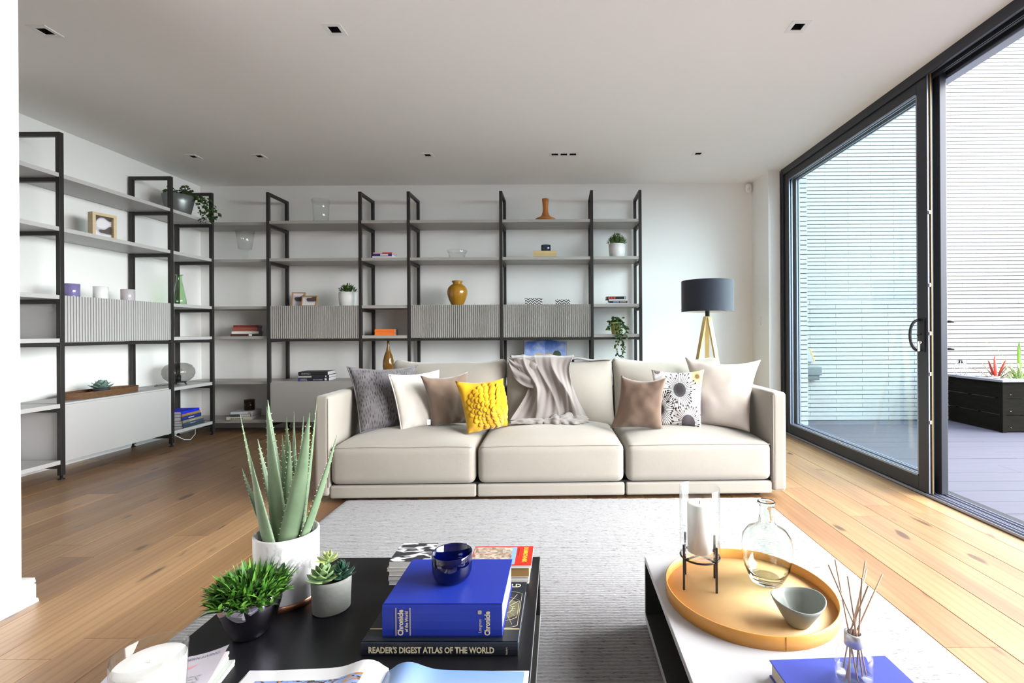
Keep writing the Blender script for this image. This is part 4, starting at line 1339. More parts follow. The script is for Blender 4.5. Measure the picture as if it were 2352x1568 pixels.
# ------------------------------------------------------------------ round tray and what stands on it
m_tray = M('bent_birch', '#c98d42', .42, var=(6, .10), stretch=(1, 1, 4), coat=.1)
m_tray2 = M('birch_plate', '#cdab78', .45, var=(4, .08), stretch=(1, 6, 1))
TR = (.550, 1.386)
tr = thing('tray', 'large round birch tray with a raised rim on the pale table', 'tray', (*TR, TZ))
b = B(); b.lathe([(0, 0), (.232, 0), (.232, .007), (0, .007)], 96); b.build('tray_base', m_tray2, tr)
b = B(); b.lathe([(.232, .0), (.236, .0005), (.236, .0355), (.2345, .0365), (.2325, .0355), (.2320, .0)], 110); b.build('rim', m_tray, tr)
B().box(-.0008, .0008, -.2368, -.2355, .001, .035).build('rim_seam', M('seam_line', '#8a5f2a', .6), tr)
TT = TZ + .0075
hu = thing('candle_holder', 'clear glass cylinder with a pillar candle in a black four-legged wire stand', 'candle holder', (.428, 1.447, TT))
for x, y in ((-.058, -.032), (.034, -.052), (-.030, .058), (.056, .034)):
    leg = B(); leg.box(x - .003, x + .003, y - .003, y + .003, 0, .135, .0008); leg.build('leg', m_black, hu)
rg = B()
rg.tube([(.058 * math.cos(a), .058 * math.sin(a), .088) for a in [i * math.pi / 16 for i in range(33)]], .003, 6, False)
rg.tube([(-.058, -.032, .088), (.056, .034, .088)], .003, 6); rg.tube([(.034, -.052, .088), (-.030, .058, .088)], .003, 6)
rg.build('support_ring', m_black, hu)
b = B(); b.lathe([(0, .092), (.052, .092), (.0585, .097), (.060, .106), (.060, .298), (.0588, .2995), (.0575, .298), (.0575, .108), (.055, .103), (0, .102)], 48); b.build('glass_cylinder', m_clear, hu)
b = B(); b.lathe([(0, .103), (.037, .103), (.037, .248), (.035, .2505), (.012, .249), (0, .246)], 40); b.build('pillar_candle', m_wax, hu)
B().tube([(0, 0, .246), (.001, 0, .256)], .0011, 6).build('wick', m_print_k, hu)

m_real = M('green_tint_glass', (.90, .96, .92), .0, trans=1., ior=1.45)
bo_ = thing('glass_bottle', 'rounded clear demijohn bottle with a narrow neck on the birch tray', 'bottle', (.640, 1.462, TT))
outer = [(0, 0), (.040, 0), (.047, .003), (.052, .012), (.066, .045), (.0735, .085), (.0745, .115), (.070, .140), (.056, .160), (.034, .172), (.0245, .182), (.0215, .200), (.0205, .228), (.0215, .236), (.0262, .240), (.0265, .246), (.0230, .249)]
inner = [(max(0, r - .0032), z) for r, z in reversed(outer[4:-1])] + [(.046, .016), (.030, .014), (0, .020)]
b = B(); b.lathe(outer + inner, 56); recalc(b.build('bottle_wall', m_real, bo_))

m_cel = M('celadon_glaze', (.20, .225, .205), .5, var=(10, .08), coat=.15)
bl = thing('ceramic_bowl', 'small grey-green ceramic bowl with a wavy rim on the birch tray', 'bowl', (.628, 1.246, TT), math.radians(20))
b = B()
pr = [(0, 0), (.022, 0), (.028, .003), (.044, .028), (.062, .058), (.0665, .068), (.0650, .0695), (.0625, .068), (.057, .056), (.040, .027), (.022, .009), (0, .007)]
b.lathe(pr, 48, wob=lambda a, z: 1 + .05 * math.cos(2 * a))
for i, v_ in enumerate(b.v):
    a = math.atan2(v_[1], v_[0]); k = max(0, v_[2] / .068)
    b.v[i] = (v_[0], v_[1], v_[2] * (1 + .08 * math.cos(2 * a + .5) * k))
recalc(b.build('bowl_wall', m_cel, bl))

# blue book and reed diffuser
m_blue2 = M('periwinkle_cloth', (.045, .060, .34), .5, var=(40, .08), bmp=(900, .12, .0006))
bk = book('hardback', 'blue cloth hardback with cream pages under the reed diffuser', (.615, .925, TZ), .272, .30, .037, m_blue2, math.radians(2.5), pages=m_page)
rd = thing('reed_diffuser', 'clear glass reed diffuser bottle with pale wooden sticks on the blue hardback', 'diffuser', (.622, 1.0, TZ + .037))
b = B(); b.lathe([(0, 0), (0.031, 0), (0.0345, 0.00339), (0.0355, 0.0113), (0.0355, 0.0565), (0.033, 0.0678), (0.022, 0.07797), (0.017, 0.08249), (0.017, 0.1017), (0.0155, 0.1017), (0.0155, 0.08362), (0.031, 0.06554), (0.0335, 0.0565), (0.0335, 0.00904), (0, 0.00678)], 40); recalc(b.build('bottle', m_clear, rd))
b = B(); b.lathe([(0, 0.007345), (0.033, 0.007345), (0.033, 0.02034), (0, 0.02034)], 32); b.build('fragrance_oil', thin_glass('pale_oil', (.95, .93, .86), .6, 1.3), rd)
b = B(); b.lathe([(0.0165, 0.0791), (0.0185, 0.07966), (0.0185, 0.1045), (0.0165, 0.1062), (0.013, 0.1051)], 32); b.build('collar', M('silver_collar', (.62, .62, .64), .35, metal=.6), rd)
m_reed = M('rattan_stick', '#b49a83', .8, var=(80, .12))
RB = Vector(rd.location)
tips = [(0.5692, 1.0, 0.5362), (0.6065, 1.04, 0.5287), (0.6037, 0.99, 0.5171), (0.6674, 1.03, 0.5303), (0.6832, 1.05, 0.502), (0.6212, 0.97, 0.5238), (0.6271, 0.96, 0.513), (0.6839, 1.0, 0.5161)]
for k, tp in enumerate(tips):
    tp = Vector(tp) - RB
    nk = Vector((.009 * math.cos(k * 2.4), .009 * math.sin(k * 2.4), .102))
    bt = nk + (nk - tp).normalized() * .088
    bt = Vector((max(-.026, min(.026, bt.x)), max(-.026, min(.026, bt.y)), .012))
    B().tube([bt, nk, tp], .0016, 7).build('reed', m_reed, rd)

# ------------------------------------------------------------------ things on the back-wall shelves
m_amber = M('amber_glass', (.52, .25, .015), .08, trans=.45, ior=1.45, coat=.5, var=(3, .05))
m_amber2 = M('cognac_glass', (.36, .17, .02), .05, trans=.6, ior=1.45, coat=.5, var=(3, .05))
m_wood = M('turned_cherry', '#a8652c', .35, var=(10, .2), stretch=(8, 8, 1))
m_pot = M('white_ceramic', (.68, .68, .67), .35, var=(5, .02))
m_leafd = M('dark_leaf', '#27401a', .5, var=(30, .35)); m_leafm = M('mid_leaf', '#4d7030', .5, var=(30, .3))
YS = 4.945
def on(px_, Y, z): return ((px_ - 1285) * Y / 1080 + .006 * 0, Y, z)
S1, S2, S3, S4, S5, S6 = SH

# clear jug on the top shelf
t = thing('glass_jug', 'clear glass jug with a small pouring lip on the top shelf', 'jug', on(739, YS, S1))
b = B(); b.lathe([(0, .001), (.068, .001), (.074, .01), (.078, .10), (.080, .18), (.086, .245), (.0845, .245), (.078, .18), (.072, .012), (0, .008)], 40)
for i, v in enumerate(b.v):
    if v[2] > .2 and v[0] < -.05:
        k = (v[2] - .2) / .045; b.v[i] = (v[0] - .022 * k * max(0, 1 - abs(v[1]) / .05), v[1], v[2])
b.build('jug_wall', m_clear, t)
# turned wooden vase
t = thing('wooden_vase', 'turned cherry-wood vase with a wide flat base and slim neck on the top shelf', 'vase', on(1254.5, YS, S1))
b = B(); b.lathe([(0, 0), (.10, 0), (.115, .008), (.117, .018), (.10, .032), (.062, .048), (.040, .070), (.030, .105), (.028, .145), (.031, .19), (.0365, .238), (.034, .240), (.028, .236), (.022, .15), (0, .15)], 48); b.build('vase_body', m_wood, t)
# footed hurricane glass
t = thing('footed_vase', 'clear goblet-shaped glass vase on a knobbed stem in the corner bay', 'vase', on(564, 4.975, S2))
b = B(); b.lathe([(0, .001), (.048, .001), (.046, .008), (.018, .014), (.014, .03), (.026, .045), (.028, .055), (.018, .066), (.026, .080), (.027, .09), (.016, .104), (.040, .112), (.062, .122), (.072, .20), (.090, .318), (.0885, .319), (.069, .20), (.058, .128), (.03, .122), (0, .120)], 44); b.build('vase_wall', m_clear, t)
# glass bowl
t = thing('glass_dish', 'low clear glass dish alone on the second shelf', 'bowl', on(1051, YS, S2))
b = B(); b.lathe([(0, .001), (.078, .001), (.082, .006), (.086, .05), (.107, .086), (.106, .087), (.083, .05), (.078, .010), (0, .006)], 44); b.build('dish_wall', m_clear, t)

GSB = 'books on the shelves'
def stack(specs, x, y, z, rz=0., depth=.16):
    """specs: (label, width, height, colour, dx, extra)"""
    out = []
    for lab, w, h, col, dx, *ex in specs:
        t = book('book', lab, (x + dx, y, z), w, ex[0] if ex and ex[0] else depth, h, col, rz + (ex[1] if len(ex) > 1 else 0), group=GSB, ct=.002, over=.003)
        out.append(t); z += h
    return out, z
# red, navy and white paperbacks in the narrow bay
o_, z_ = stack([('white paperback at the bottom of the small red and navy stack', .205, .015, '#d9d6d4', 0), ('navy paperback with a cream title panel in the narrow bay', .195, .026, '#2b2a78', 0), ('red paperback topping the navy one in the narrow bay', .195, .014, '#c4402e', 0)], on(886, 4.915, 0)[0], 4.915, S2)
B().box(-.02, .06, -.0846, -.0838, .006, .021).build('title_panel', m_print_w, o_[1])
B().box(-.09, .0, -.0846, -.0838, .003, .011).build('title_panel', cover_mat('#e6d8d4'), o_[2])
# cream books with navy candle
m_cr = cover_mat('#d9c49a')
o_, z_ = stack([('lower cream page-edge book under the navy candle', .240, .030, '#b8a478', 0), ('upper cream page-edge book under the navy candle', .240, .032, '#c2ab7c', 0)], on(1253.5, 4.915, 0)[0], 4.915, S2)
t = thing('navy_candle', 'small navy glass candle on two cream books', 'candle', (on(1255, 4.915, 0)[0], 4.915, z_))
b = B(); b.lathe([(0, 0), (.044, 0), (.051, .006), (.052, .068), (.050, .070), (.048, .068), (.047, .02), (0, .02)], 36); b.build('jar', M('navy_glaze', (.006, .014, .035), .08, coat=.6), t)
# bushy plant in white pot, narrow bay by the wall
def bush(label, loc, pr, ph, fr, fh, n, mats, L=(.025, .05), wd=.004, seed=1, name='potted_plant', drop=0.):
    t = thing(name, label, 'plant', loc)
    b = B(); b.lathe([(0, 0), (pr * .80, 0), (pr * .86, .004), (pr * .97, ph * .5), (pr, ph), (pr * .96, ph + .001), (pr * .93, ph - .01), (0, ph - .012)], 40); b.build('pot', m_pot, t)
    r_ = random.Random(seed); b = B()
    for k in range(n):
        a = r_.uniform(0, 6.28); q = math.sqrt(r_.random()); el = r_.uniform(.1, 1.5)
        c = Vector((math.cos(a) * q * fr * .75, math.sin(a) * q * fr * .75, ph + fh * .75 * (1 - q * q * .8) * r_.uniform(.15, 1)))
        d = (math.cos(a) * math.cos(el), math.sin(a) * math.cos(el), math.sin(el))
        blade(b, c, d, r_.uniform(*L), wd, .15, r_.randrange(len(mats)))
    o = b.build('foliage', mats, t); o['kind'] = 'stuff'
    st = B()
    for k in range(14):
        a = k * .45 * 2; st.tube([(0, 0, ph - .012), (math.cos(a) * fr * .4, math.sin(a) * fr * .4, ph + fh * .5)], .0016, 5)
    st.build('stems', m_leafd, t)
    return t
m_l1 = M('olive_leaf', '#4f6b22', .55, var=(30, .3)); m_l2 = M('moss_leaf', '#31481a', .55, var=(30, .3))
bush('round green shrub in a white pot on the second shelf of the end bay', on(1418, YS, S2), .088, .142, .125, .15, 1000, [m_l1, m_l2, m_leafm], (.018, .034), .0035, 4)
bush('short dark-leaved plant in a white pot on a fluted cabinet', on(799, YS, S3), .090, .142, .105, .10, 190, [m_leafd, m_l2, m_leafm], (.03, .055), .007, 8)
# amber vase
t = thing('amber_vase', 'round-bodied amber glass vase with a short collar on a fluted cabinet', 'vase', on(1051, YS, S3))
b = B(); b.lathe([(0, 0), (.055, 0), (.062, .004), (.088, .06), (.105, .115), (.107, .145), (.098, .180), (.078, .205), (.058, .218), (.048, .226), (.048, .236), (.057, .246), (.0575, .256), (.052, .258), (.044, .24), (.046, .22), (.095, .175), (.100, .14), (.06, .01), (0, .008)], 48); recalc(b.build('vase_wall', m_amber, t))
# chevron boxes
def chevron():
    m, nt, b = mk('chevron_print')
    sep = nt.nodes.new('ShaderNodeSeparateXYZ'); nt.links.new(nt.nodes.new('ShaderNodeTexCoord').outputs['Object'], sep.inputs[0])
    x = mathn(nt, 'MULTIPLY', mathn(nt, 'ADD', sep.outputs[0], 1.), 1 / .045)
    tri = mathn(nt, 'MULTIPLY', mathn(nt, 'ABSOLUTE', mathn(nt, 'SUBTRACT', mathn(nt, 'FRACT', x), .5)), .044)
    z = mathn(nt, 'MULTIPLY', mathn(nt, 'ADD', sep.outputs[2], mathn(nt, 'ADD', tri, 1.)), 1 / .026)
    f = mathn(nt, 'LESS_THAN', mathn(nt, 'FRACT', z), .5)
    nt.links.new(mixc(nt, f, (.72, .71, .69), (.015, .015, .018)), b.inputs['Base Color']); b.inputs['Roughness'].default_value = .5
    return m
m_chev = chevron()
for px_, w, h, lab in ((1226.5, .182, .068, 'larger black and white chevron box on a fluted cabinet'), (1293, .155, .054, 'smaller black and white chevron box on a fluted cabinet')):
    t = thing('storage_box', lab, 'box', on(px_, 4.96, S3), 0, 'chevron boxes')
    B().box(-w / 2 + .003, w / 2 - .003, -.06, .06, 0, h * .62, .002).build('box_body', m_chev, t)
    B().box(-w / 2, w / 2, -.063, .063, h * .60, h, .002).build('lid', m_chev, t)
# dark paperbacks in the end bay
o_, z_ = stack([('thin white book lying flat at the bottom of the dark end-bay stack', .235, .009, '#dcd6e2', .01), ('dark paperback with pale blue and gold titling in the end bay', .185, .024, '#2e2c2e', .012),
                ('white paperback sandwiched in the dark end-bay stack', .17, .016, '#d8d8da', .0), ('black thriller paperback with red letters on top in the end bay', .20, .030, '#221f20', -.01)],
               on(1416, 4.95, 0)[0], 4.95, S3)
for k, c_ in ((0, '#c83a30'), (1, '#c83a30'), (2, '#c83a30')):
    B().box(-.085 + k * .028, -.065 + k * .028, -.0848, -.0838, .006, .024).build('title_block', cover_mat(c_), o_[3])
B().box(.085, .093, -.0848, -.0838, .004, .026).build('title_block', m_print_w, o_[3])
B().box(-.055, .005, -.0848, -.0838, .008, .017).build('title_block', cover_mat('#8fa0c8'), o_[1])
B().box(.015, .08, -.0848, -.0838, .010, .015).build('title_block', m_goldb, o_[1])
# picture frames
m_oak = M('oak_frame', '#a9875c', .5, var=(30, .2))
def abstract(seed):
    m, nt, b = mk('abstract_print')
    v = coords(nt, 'Object', (7, 7, 7))
    n = noisef(nt, v, 1.1 + seed * .2, 0)
    nt.links.new(ramp(nt, n, [(.0, (.72, .70, .72)), (.47, (.70, .68, .70)), (.48, (.55, .48, .58)), (.53, (.55, .48, .58)), (.54, (.08, .06, .055)), (1., (.08, .06, .055))]), b.inputs['Base Color'])
    b.inputs['Roughness'].default_value = .3
    return m
def frame(label, loc, w, h, rz, lean=.15, dep=.016, seed=0, bar=.012, mat=None, group='picture frames'):
    t = thing('picture_frame', label, 'picture frame', loc, rz, group)
    mat = mat or m_oak
    def tilt(o):
        o.rotation_euler = (-lean, 0, 0); return o
    for a, c, e, f in ((-w / 2, w / 2, 0, bar), (-w / 2, w / 2, h - bar, h), (-w / 2, -w / 2 + bar, bar, h - bar), (w / 2 - bar, w / 2, bar, h - bar)):
        tilt(B().box(a, c, 0, dep, e, f, .001).build('frame_bar', mat, t))
    tilt(B().box(-w / 2 + bar, w / 2 - bar, dep * .4, dep * .8, bar, h - bar).build('print', abstract(seed), t))
    return t
frame('small upright oak frame with an abstract print, behind the other frame', (on(684, 5.03, 0)[0], 5.03, S3), .135, .160, .10, .15, seed=1)
frame('small wide oak frame with an abstract print standing in front of another frame', (on(709, 4.96, 0)[0], 4.96, S3), .170, .118, -.05, .2, seed=2)

# shelf 4
o_, z_ = stack([('dark brown book with a white spine label, lowest in the corner bay', .245, .024, '#43261d', -.012, .20, .35), ('white softcover in the corner-bay stack of red books', .245, .028, '#c9c6c2', -.002, .19, .35),
                ('thick rusty red book in the corner-bay stack', .225, .042, '#8a4a3e', -.004, .19, .35), ('thin dark red book on top of the corner-bay stack', .225, .022, '#6e261c', .002, .18, .35)],
               on(570, 5.03, 0)[0], 5.03, S4)
B().box(.04, .07, -.1048, -.1038, .002, .022).build('spine_label', m_print_w, o_[0])
o_, z_ = stack([('lowest orange paperback of the bright orange stack', .20, .016, '#e0722c', 0), ('second orange paperback of the bright orange stack', .20, .016, '#e2762e', .002),
                ('third orange paperback of the bright orange stack', .20, .016, '#dc6c28', -.001), ('top orange paperback of the bright orange stack', .20, .015, '#e67a34', .001)],
               on(888, 4.95, 0)[0], 4.95, S4, .12)
# trailing plant
def trailing(label, loc, potr, poth, potmat, trails, seed, mats, leaf=(.022, .034), crown=60, cr=.11, ch=.06, ribbed=False):
    t = thing('trailing_plant', label, 'plant', loc)
    b = B(); b.lathe([(0, 0), (potr * .68, 0), (potr * .72, .004), (potr * .9, poth * .6), (potr, poth), (potr * .97, poth + .002), (potr * .92, poth - .012), (0, poth - .014)], 44,
                     wob=(lambda a, z: 1 + .025 * math.cos(22 * a)) if ribbed else None); b.build('pot', potmat, t)
    r_ = random.Random(seed); lf = B(); st = B()
    def leafy(pts, step):
        for i in range(0, len(pts), step):
            a = r_.uniform(0, 6.28); d = (math.cos(a), math.sin(a) , r_.uniform(-.5, .5))
            blade(lf, pts[i], d, r_.uniform(*leaf), leaf[1] * .30, .25, r_.randrange(len(mats)), nrm=Vector((math.sin(a) * .8, -1, .5)))
    for tr_ in trails:
        pts = []
        P_ = [Vector((0, 0, poth - .01))] + [Vector(p) for p in tr_]
        for i in range(len(P_) - 1):
            for k in range(8):
                f = k / 8
                pts.append(P_[i].lerp(P_[i + 1], f) + Vector((math.sin(i * 8 + k) * .006, math.cos(i * 5 + k) * .006, 0)))
        st.tube(pts, .0013, 5, True); leafy(pts[6:], 1)
    for k in range(crown):
        a = r_.uniform(0, 6.28); q = r_.uniform(.2, 1)
        c = Vector((math.cos(a) * cr * q, math.sin(a) * cr * q * .8, poth + r_.uniform(-.3, 1) * ch))
        st.tube([(math.cos(a) * potr * .5, math.sin(a) * potr * .5, poth - .01), c], .0012, 4)
        for q_ in range(3):
            a2 = r_.uniform(0, 6.28); blade(lf, c, (math.cos(a2), math.sin(a2) * .6, r_.uniform(-.3, .7)), r_.uniform(*leaf), leaf[1] * .30, .2, r_.randrange(len(mats)), nrm=Vector((0, -1, .6)))
    o = lf.build('foliage', mats, t); o['kind'] = 'stuff'
    st.build('stems', m_leafd, t)
    return t
m_ltgreen = M('lime_pot', '#a8ac62', .5, var=(8, .1))
trailing('small-leaved ivy in a lime-green pot trailing below the end-bay shelf', (on(1415, 4.93, 0)[0], 4.93, S4), .062, .120, m_ltgreen,
         [[(.03, -.10, .11), (.035, -.128, .02), (.04, -.132, -.06), (.05, -.135, -.18), (.04, -.135, -.28)], [(-.02, -.10, .10), (-.01, -.128, .02), (.0, -.132, -.06), (-.02, -.135, -.16), (.01, -.135, -.24)], [(.07, -.09, .09), (.085, -.128, .02), (.085, -.132, -.05)],
          [(.02, -.10, .11), (.025, -.128, .02), (.03, -.134, -.06), (.06, -.136, -.12), (.055, -.136, -.2)], [(-.07, -.07, .09), (-.085, -.075, .06), (-.085, -.078, .035)], [(.05, -.08, .1), (.095, -.09, .07), (.11, -.095, .05)]], 3, [m_leafd, m_l2, m_leafm], (.022, .034), 46, .085, .055)
# shelf 5: dark reference books, amber bottle, open picture book
o_, z_ = stack([('dark blue encyclopedia at the bottom of the reference stack', .305, .034, '#1b1d30', .0, .21, .10), ('black and silver reference book in the middle of the stack', .305, .026, '#26262c', .002, .21, .10),
                ('black hardback with pale spine lettering on top of the reference stack', .290, .036, '#1d1d20', -.004, .21, .10)], on(729, 4.965, 0)[0], 4.965, S5)
lettering('ANIMALS', (-.115, -.107, .008), X_, Z_, .028, m_print_g, o_[2], lift=.0045, xs=.8)
lettering("CHILDREN'S", (-.13, -.107, .018), X_, Z_, .012, m_print_w, o_[0], lift=.0045)
lettering('ILLUSTRATED', (-.13, -.107, .005), X_, Z_, .012, m_print_w, o_[0], lift=.0045)
lettering('ENCYCLOPEDIA', (.0, -.107, .010), X_, Z_, .013, m_print_w, o_[0], lift=.0045)
B().box(-.152, -.135, -.1097, -.1088, .002, .032).build('spine_block', cover_mat('#2a3f9c'), o_[0])
B().box(-.152, -.02, -.1097, -.1088, .004, .022).build('spine_block', cover_mat('#a9a6a0'), o_[1])
B().box(.118, .126, -.1097, -.1088, .004, .022).build('spine_block', m_print_w, o_[1])
B().box(.112, .132, -.1097, -.1088, .006, .028).build('spine_block', m_print_w, o_[0])
t = thing('amber_bottle', 'tall amber glass bottle vase with a long thin neck behind the sofa', 'vase', on(891.5, 4.93, S5))
b = B(); b.lathe([(0, 0), (.036, 0), (.040, .006), (.052, .10), (.057, .15), (.055, .20), (.042, .255), (.024, .30), (.014, .335), (.011, .37), (.012, .426), (.0105, .427), (.009, .37), (.03, .28), (.052, .19), (.052, .13), (.037, .01), (0, .008)], 40); recalc(b.build('vase_wall', m_amber2, t))
def castle():
    m, nt, b = mk('castle_photo_print')
    uv = nt.nodes.new('ShaderNodeTexCoord').outputs['UV']
    sep = nt.nodes.new('ShaderNodeSeparateXYZ'); nt.links.new(uv, sep.inputs[0]); u, v = sep.outputs[0], sep.outputs[1]
    cl = ramp(nt, noisef(nt, uv, 4, 4), [(.45, 0.), (.7, 1.)])
    sky = mixc(nt, mathn(nt, 'MULTIPLY', cl, .6), ramp(nt, v, [(.6, (.30, .42, .80)), (1., (.04, .12, .55))]), (.7, .75, .85))
    st = nt.nodes.new('ShaderNodeMapping'); st.inputs['Scale'].default_value = (22, 1, 1); nt.links.new(uv, st.inputs[0])
    wn = nt.nodes.new('ShaderNodeTexWhiteNoise'); wn.noise_dimensions = '1D'
    nt.links.new(mathn(nt, 'FLOOR', mathn(nt, 'MULTIPLY', u, 26.)), wn.inputs['W'])
    top = mathn(nt, 'ADD', mathn(nt, 'MULTIPLY', wn.outputs['Value'], .08), .60)
    inb = mathn(nt, 'MULTIPLY', mathn(nt, 'GREATER_THAN', u, .26), mathn(nt, 'LESS_THAN', u, .72))
    w_ = mathn(nt, 'MULTIPLY', mathn(nt, 'LESS_THAN', v, top), inb)
    c = mixc(nt, w_, sky, mixc(nt, noisef(nt, uv, 40, 2), (.45, .30, .18), (.62, .52, .38)))
    dx = mathn(nt, 'MULTIPLY', mathn(nt, 'SUBTRACT', u, .78), 1.3); dy = mathn(nt, 'SUBTRACT', v, .60)
    rr_ = mathn(nt, 'ADD', mathn(nt, 'SQRT', mathn(nt, 'ADD', mathn(nt, 'MULTIPLY', dx, dx), mathn(nt, 'MULTIPLY', dy, dy))), mathn(nt, 'MULTIPLY', noisef(nt, uv, 12, 3), .10))
    c = mixc(nt, mathn(nt, 'LESS_THAN', rr_, .17), c, (.05, .10, .05))
    gd = mathn(nt, 'LESS_THAN', v, mathn(nt, 'ADD', mathn(nt, 'MULTIPLY', noisef(nt, uv, 7, 3), .2), .44))
    c = mixc(nt, gd, c, (.06, .09, .03))
    nt.links.new(c, b.inputs['Base Color']); b.inputs['Roughness'].default_value = .25
    return m
t = thing('open_book', 'open picture book with a castle photograph propped on the low cabinet behind the sofa', 'book', (on(1251, 4.98, 0)[0], 5.0, S5), 0)
m_castle = castle()
for s in (-1, 1):
    b = B()
    def pg(u, v, s=s):
        x = u * .222; y = -.05 * (1 - u) * 0 + .035 * (1 - u) ** 2 * 0 - .045 * u + .03 * u * u
        return (s * x, -y * -1 + .10 * v - .02 * (1 - u) * 0, v * (.405 - .018 * u))
    b.grid(14, 8, (lambda u, v, pg=pg: pg(1 - u, v)) if s < 0 else pg)
    o = b.build('page', m_castle, t)
    uvl = o.data.uv_layers.new(name='UVMap')
    for l_ in o.data.loops:
        c_ = o.data.vertices[l_.vertex_index].co; uvl.data[l_.index].uv = (.5 + c_.x / .46, c_.z / .41)
    b = B()
    for k in range(1, 4): b.grid(10, 2, lambda u, v, k=k, s=s, pg=pg: tuple(a + d for a, d in zip(pg(u * (1 + .012 * k), v), (0, .006 * k, .004 * k * u))))
    b.build('leaves', m_pagew, t)
    b = B(); b.grid(10, 2, lambda u, v, s=s, pg=pg: tuple(a + d for a, d in zip(pg(u * 1.05, v * 1.01), (0, .026, .004)))); o = b.build('cover', cover_mat('#2a2d38'), t)
    o.modifiers.new('t', 'SOLIDIFY').thickness = .003
# bottom shelf of the corner bay
o_, z_ = stack([('cream softcover with black handwritten title on the bottom shelf', .235, .034, '#cfcdb8', -.012, .22, .12), ('black and white paperback in the middle of the bottom-shelf stack', .20, .026, '#4a4a55', .008, .22, .12),
                ('white paperback under the smoked glass tumbler', .20, .024, '#d0d0d0', .012, .22, .12)], on(563, 4.99, 0)[0], 4.99, S6)
lettering('blue mindfuel', (-.075, -.113, .010), X_, Z_, .022, m_print_k, o_[0], lift=.0045, bold=.0004)
B().box(.0, .095, -.1146, -.1138, .003, .023).build('spine_block', cover_mat('#cfcfd2'), o_[1])
B().box(.068, .098, -.1146, -.1138, .003, .021).build('spine_block', cover_mat('#b39a8c'), o_[2])
t = thing('tumbler', 'smoked brown glass tumbler on a stack of paperbacks', 'glass', (on(572, 5.0, 0)[0], 5.0, z_))
b = B(); b.lathe([(0, .001), (.046, .001), (.050, .006), (.051, .112), (.049, .112), (.047, .012), (0, .010)], 36); b.build('tumbler_wall', thin_glass('smoked_glass', (.50, .43, .38), .8), t)

# ------------------------------------------------------------------ things on the side shelving
def onl(px_, z, X=-3.74): return (X, -X * 1080 / (1285 - px_), z)
m_tin_ = M('galvanised_tin', (.24, .26, .26), .38, metal=.7, var=(8, .2))
p_ = onl(412, S1, -3.70)
trailing('trailing ivy in a fluted galvanised bucket on the top shelf by the corner', p_, .128, .185, m_tin_,
         [[(.10, .05, .20), (.16, .12, .12), (.19, .16, .02), (.19, .18, -.05)], [(.11, .08, .21), (.17, .14, .16), (.19, .20, .06), (.19, .22, -.02)], [(.12, .02, .19), (.17, .05, .06), (.185, .06, -.06)],
          [(.10, .10, .22), (.16, .20, .2), (.19, .26, .1), (.19, .26, .02)], [(.08, -.02, .21), (.10, -.05, .25), (.12, -.06, .27)], [(.14, .05, .18), (.185, .10, .06), (.19, .12, -.04)]], 9, [m_leafd, m_l2], (.028, .045), 40, .13, .075, True)
# box frame
t = thing('box_frame', 'deep pale wooden box frame with a mirror-like print on the second side shelf', 'picture frame', onl(237, S2, -3.70), math.radians(75))
w_, h_, d_, br_ = .165, .205, .055, .022
m_birch = M('pale_birch', '#c9b48e', .55, var=(9, .1), stretch=(1, 1, 6))
for a, c, e, f in ((-w_ / 2, w_ / 2, 0, br_), (-w_ / 2, w_ / 2, h_ - br_, h_), (-w_ / 2, -w_ / 2 + br_, br_, h_ - br_), (w_ / 2 - br_, w_ / 2, br_, h_ - br_)):
    B().box(a, c, -d_ / 2, d_ / 2, e, f, .001).build('frame_bar', m_birch, t)
B().box(-w_ / 2 + br_, w_ / 2 - br_, 0, .006, br_, h_ - br_).build('print', abstract(3), t)
b = B(); b.add([(-.10, .03, 0), (-.04, .03, 0), (-.04, .09, 0), (-.08, .06, .05)], [(0, 1, 3), (1, 2, 3), (2, 0, 3), (0, 2, 1)]); b.build('dark_stone', m_print_k, t)
# candles on the fluted side cabinet
for px_, lab, mt, h in ((165, 'purple glass candle on the fluted side cabinet', M('violet_glass', (.19, .16, .34), .15, coat=.4), .100), (232, 'white candle between the purple and mauve ones on the side cabinet', M('white_candle_jar', (.78, .77, .77), .3, coat=.3), .100), (294, 'pale mauve candle on the fluted side cabinet', M('mauve_candle_jar', (.48, .44, .46), .3, coat=.3), .100)):
    t = thing('candle', lab, 'candle', onl(px_, S3, -3.69), 0, 'candles on the side cabinet')
    b = B(); b.lathe([(0, .004), (.044, .004), (.047, .008), (.0475, h), (.0455, h + .001), (.044, h - .004), (.043, h - .014), (0, h - .014)], 36); b.build('jar', mt, t)
    b = B(); b.lathe([(0, 0), (.055, 0), (.058, .003), (.057, .005), (0, .005)], 30); b.build('saucer', m_clear, t)
    B().tube([(0, 0, h - .014), (.001, 0, h - .002)], .0012, 5).build('wick', m_print_k, t)
# green vase
t = thing('green_vase', 'tall tapering green glass vase by the corner of the side shelving', 'vase', onl(412.5, S3, -3.70))
b = B(); b.lathe([(0, 0), (.054, 0), (.059, .006), (.055, .05), (.040, .14), (.026, .22), (.021, .265), (.022, .285), (.034, .292), (.0335, .294), (.019, .286), (.018, .265), (.036, .14), (.052, .05), (.055, .01), (0, .012)], 44); b.build('vase_wall', thin_glass('bottle_green_glass', (.82, .93, .80), 1.), t)
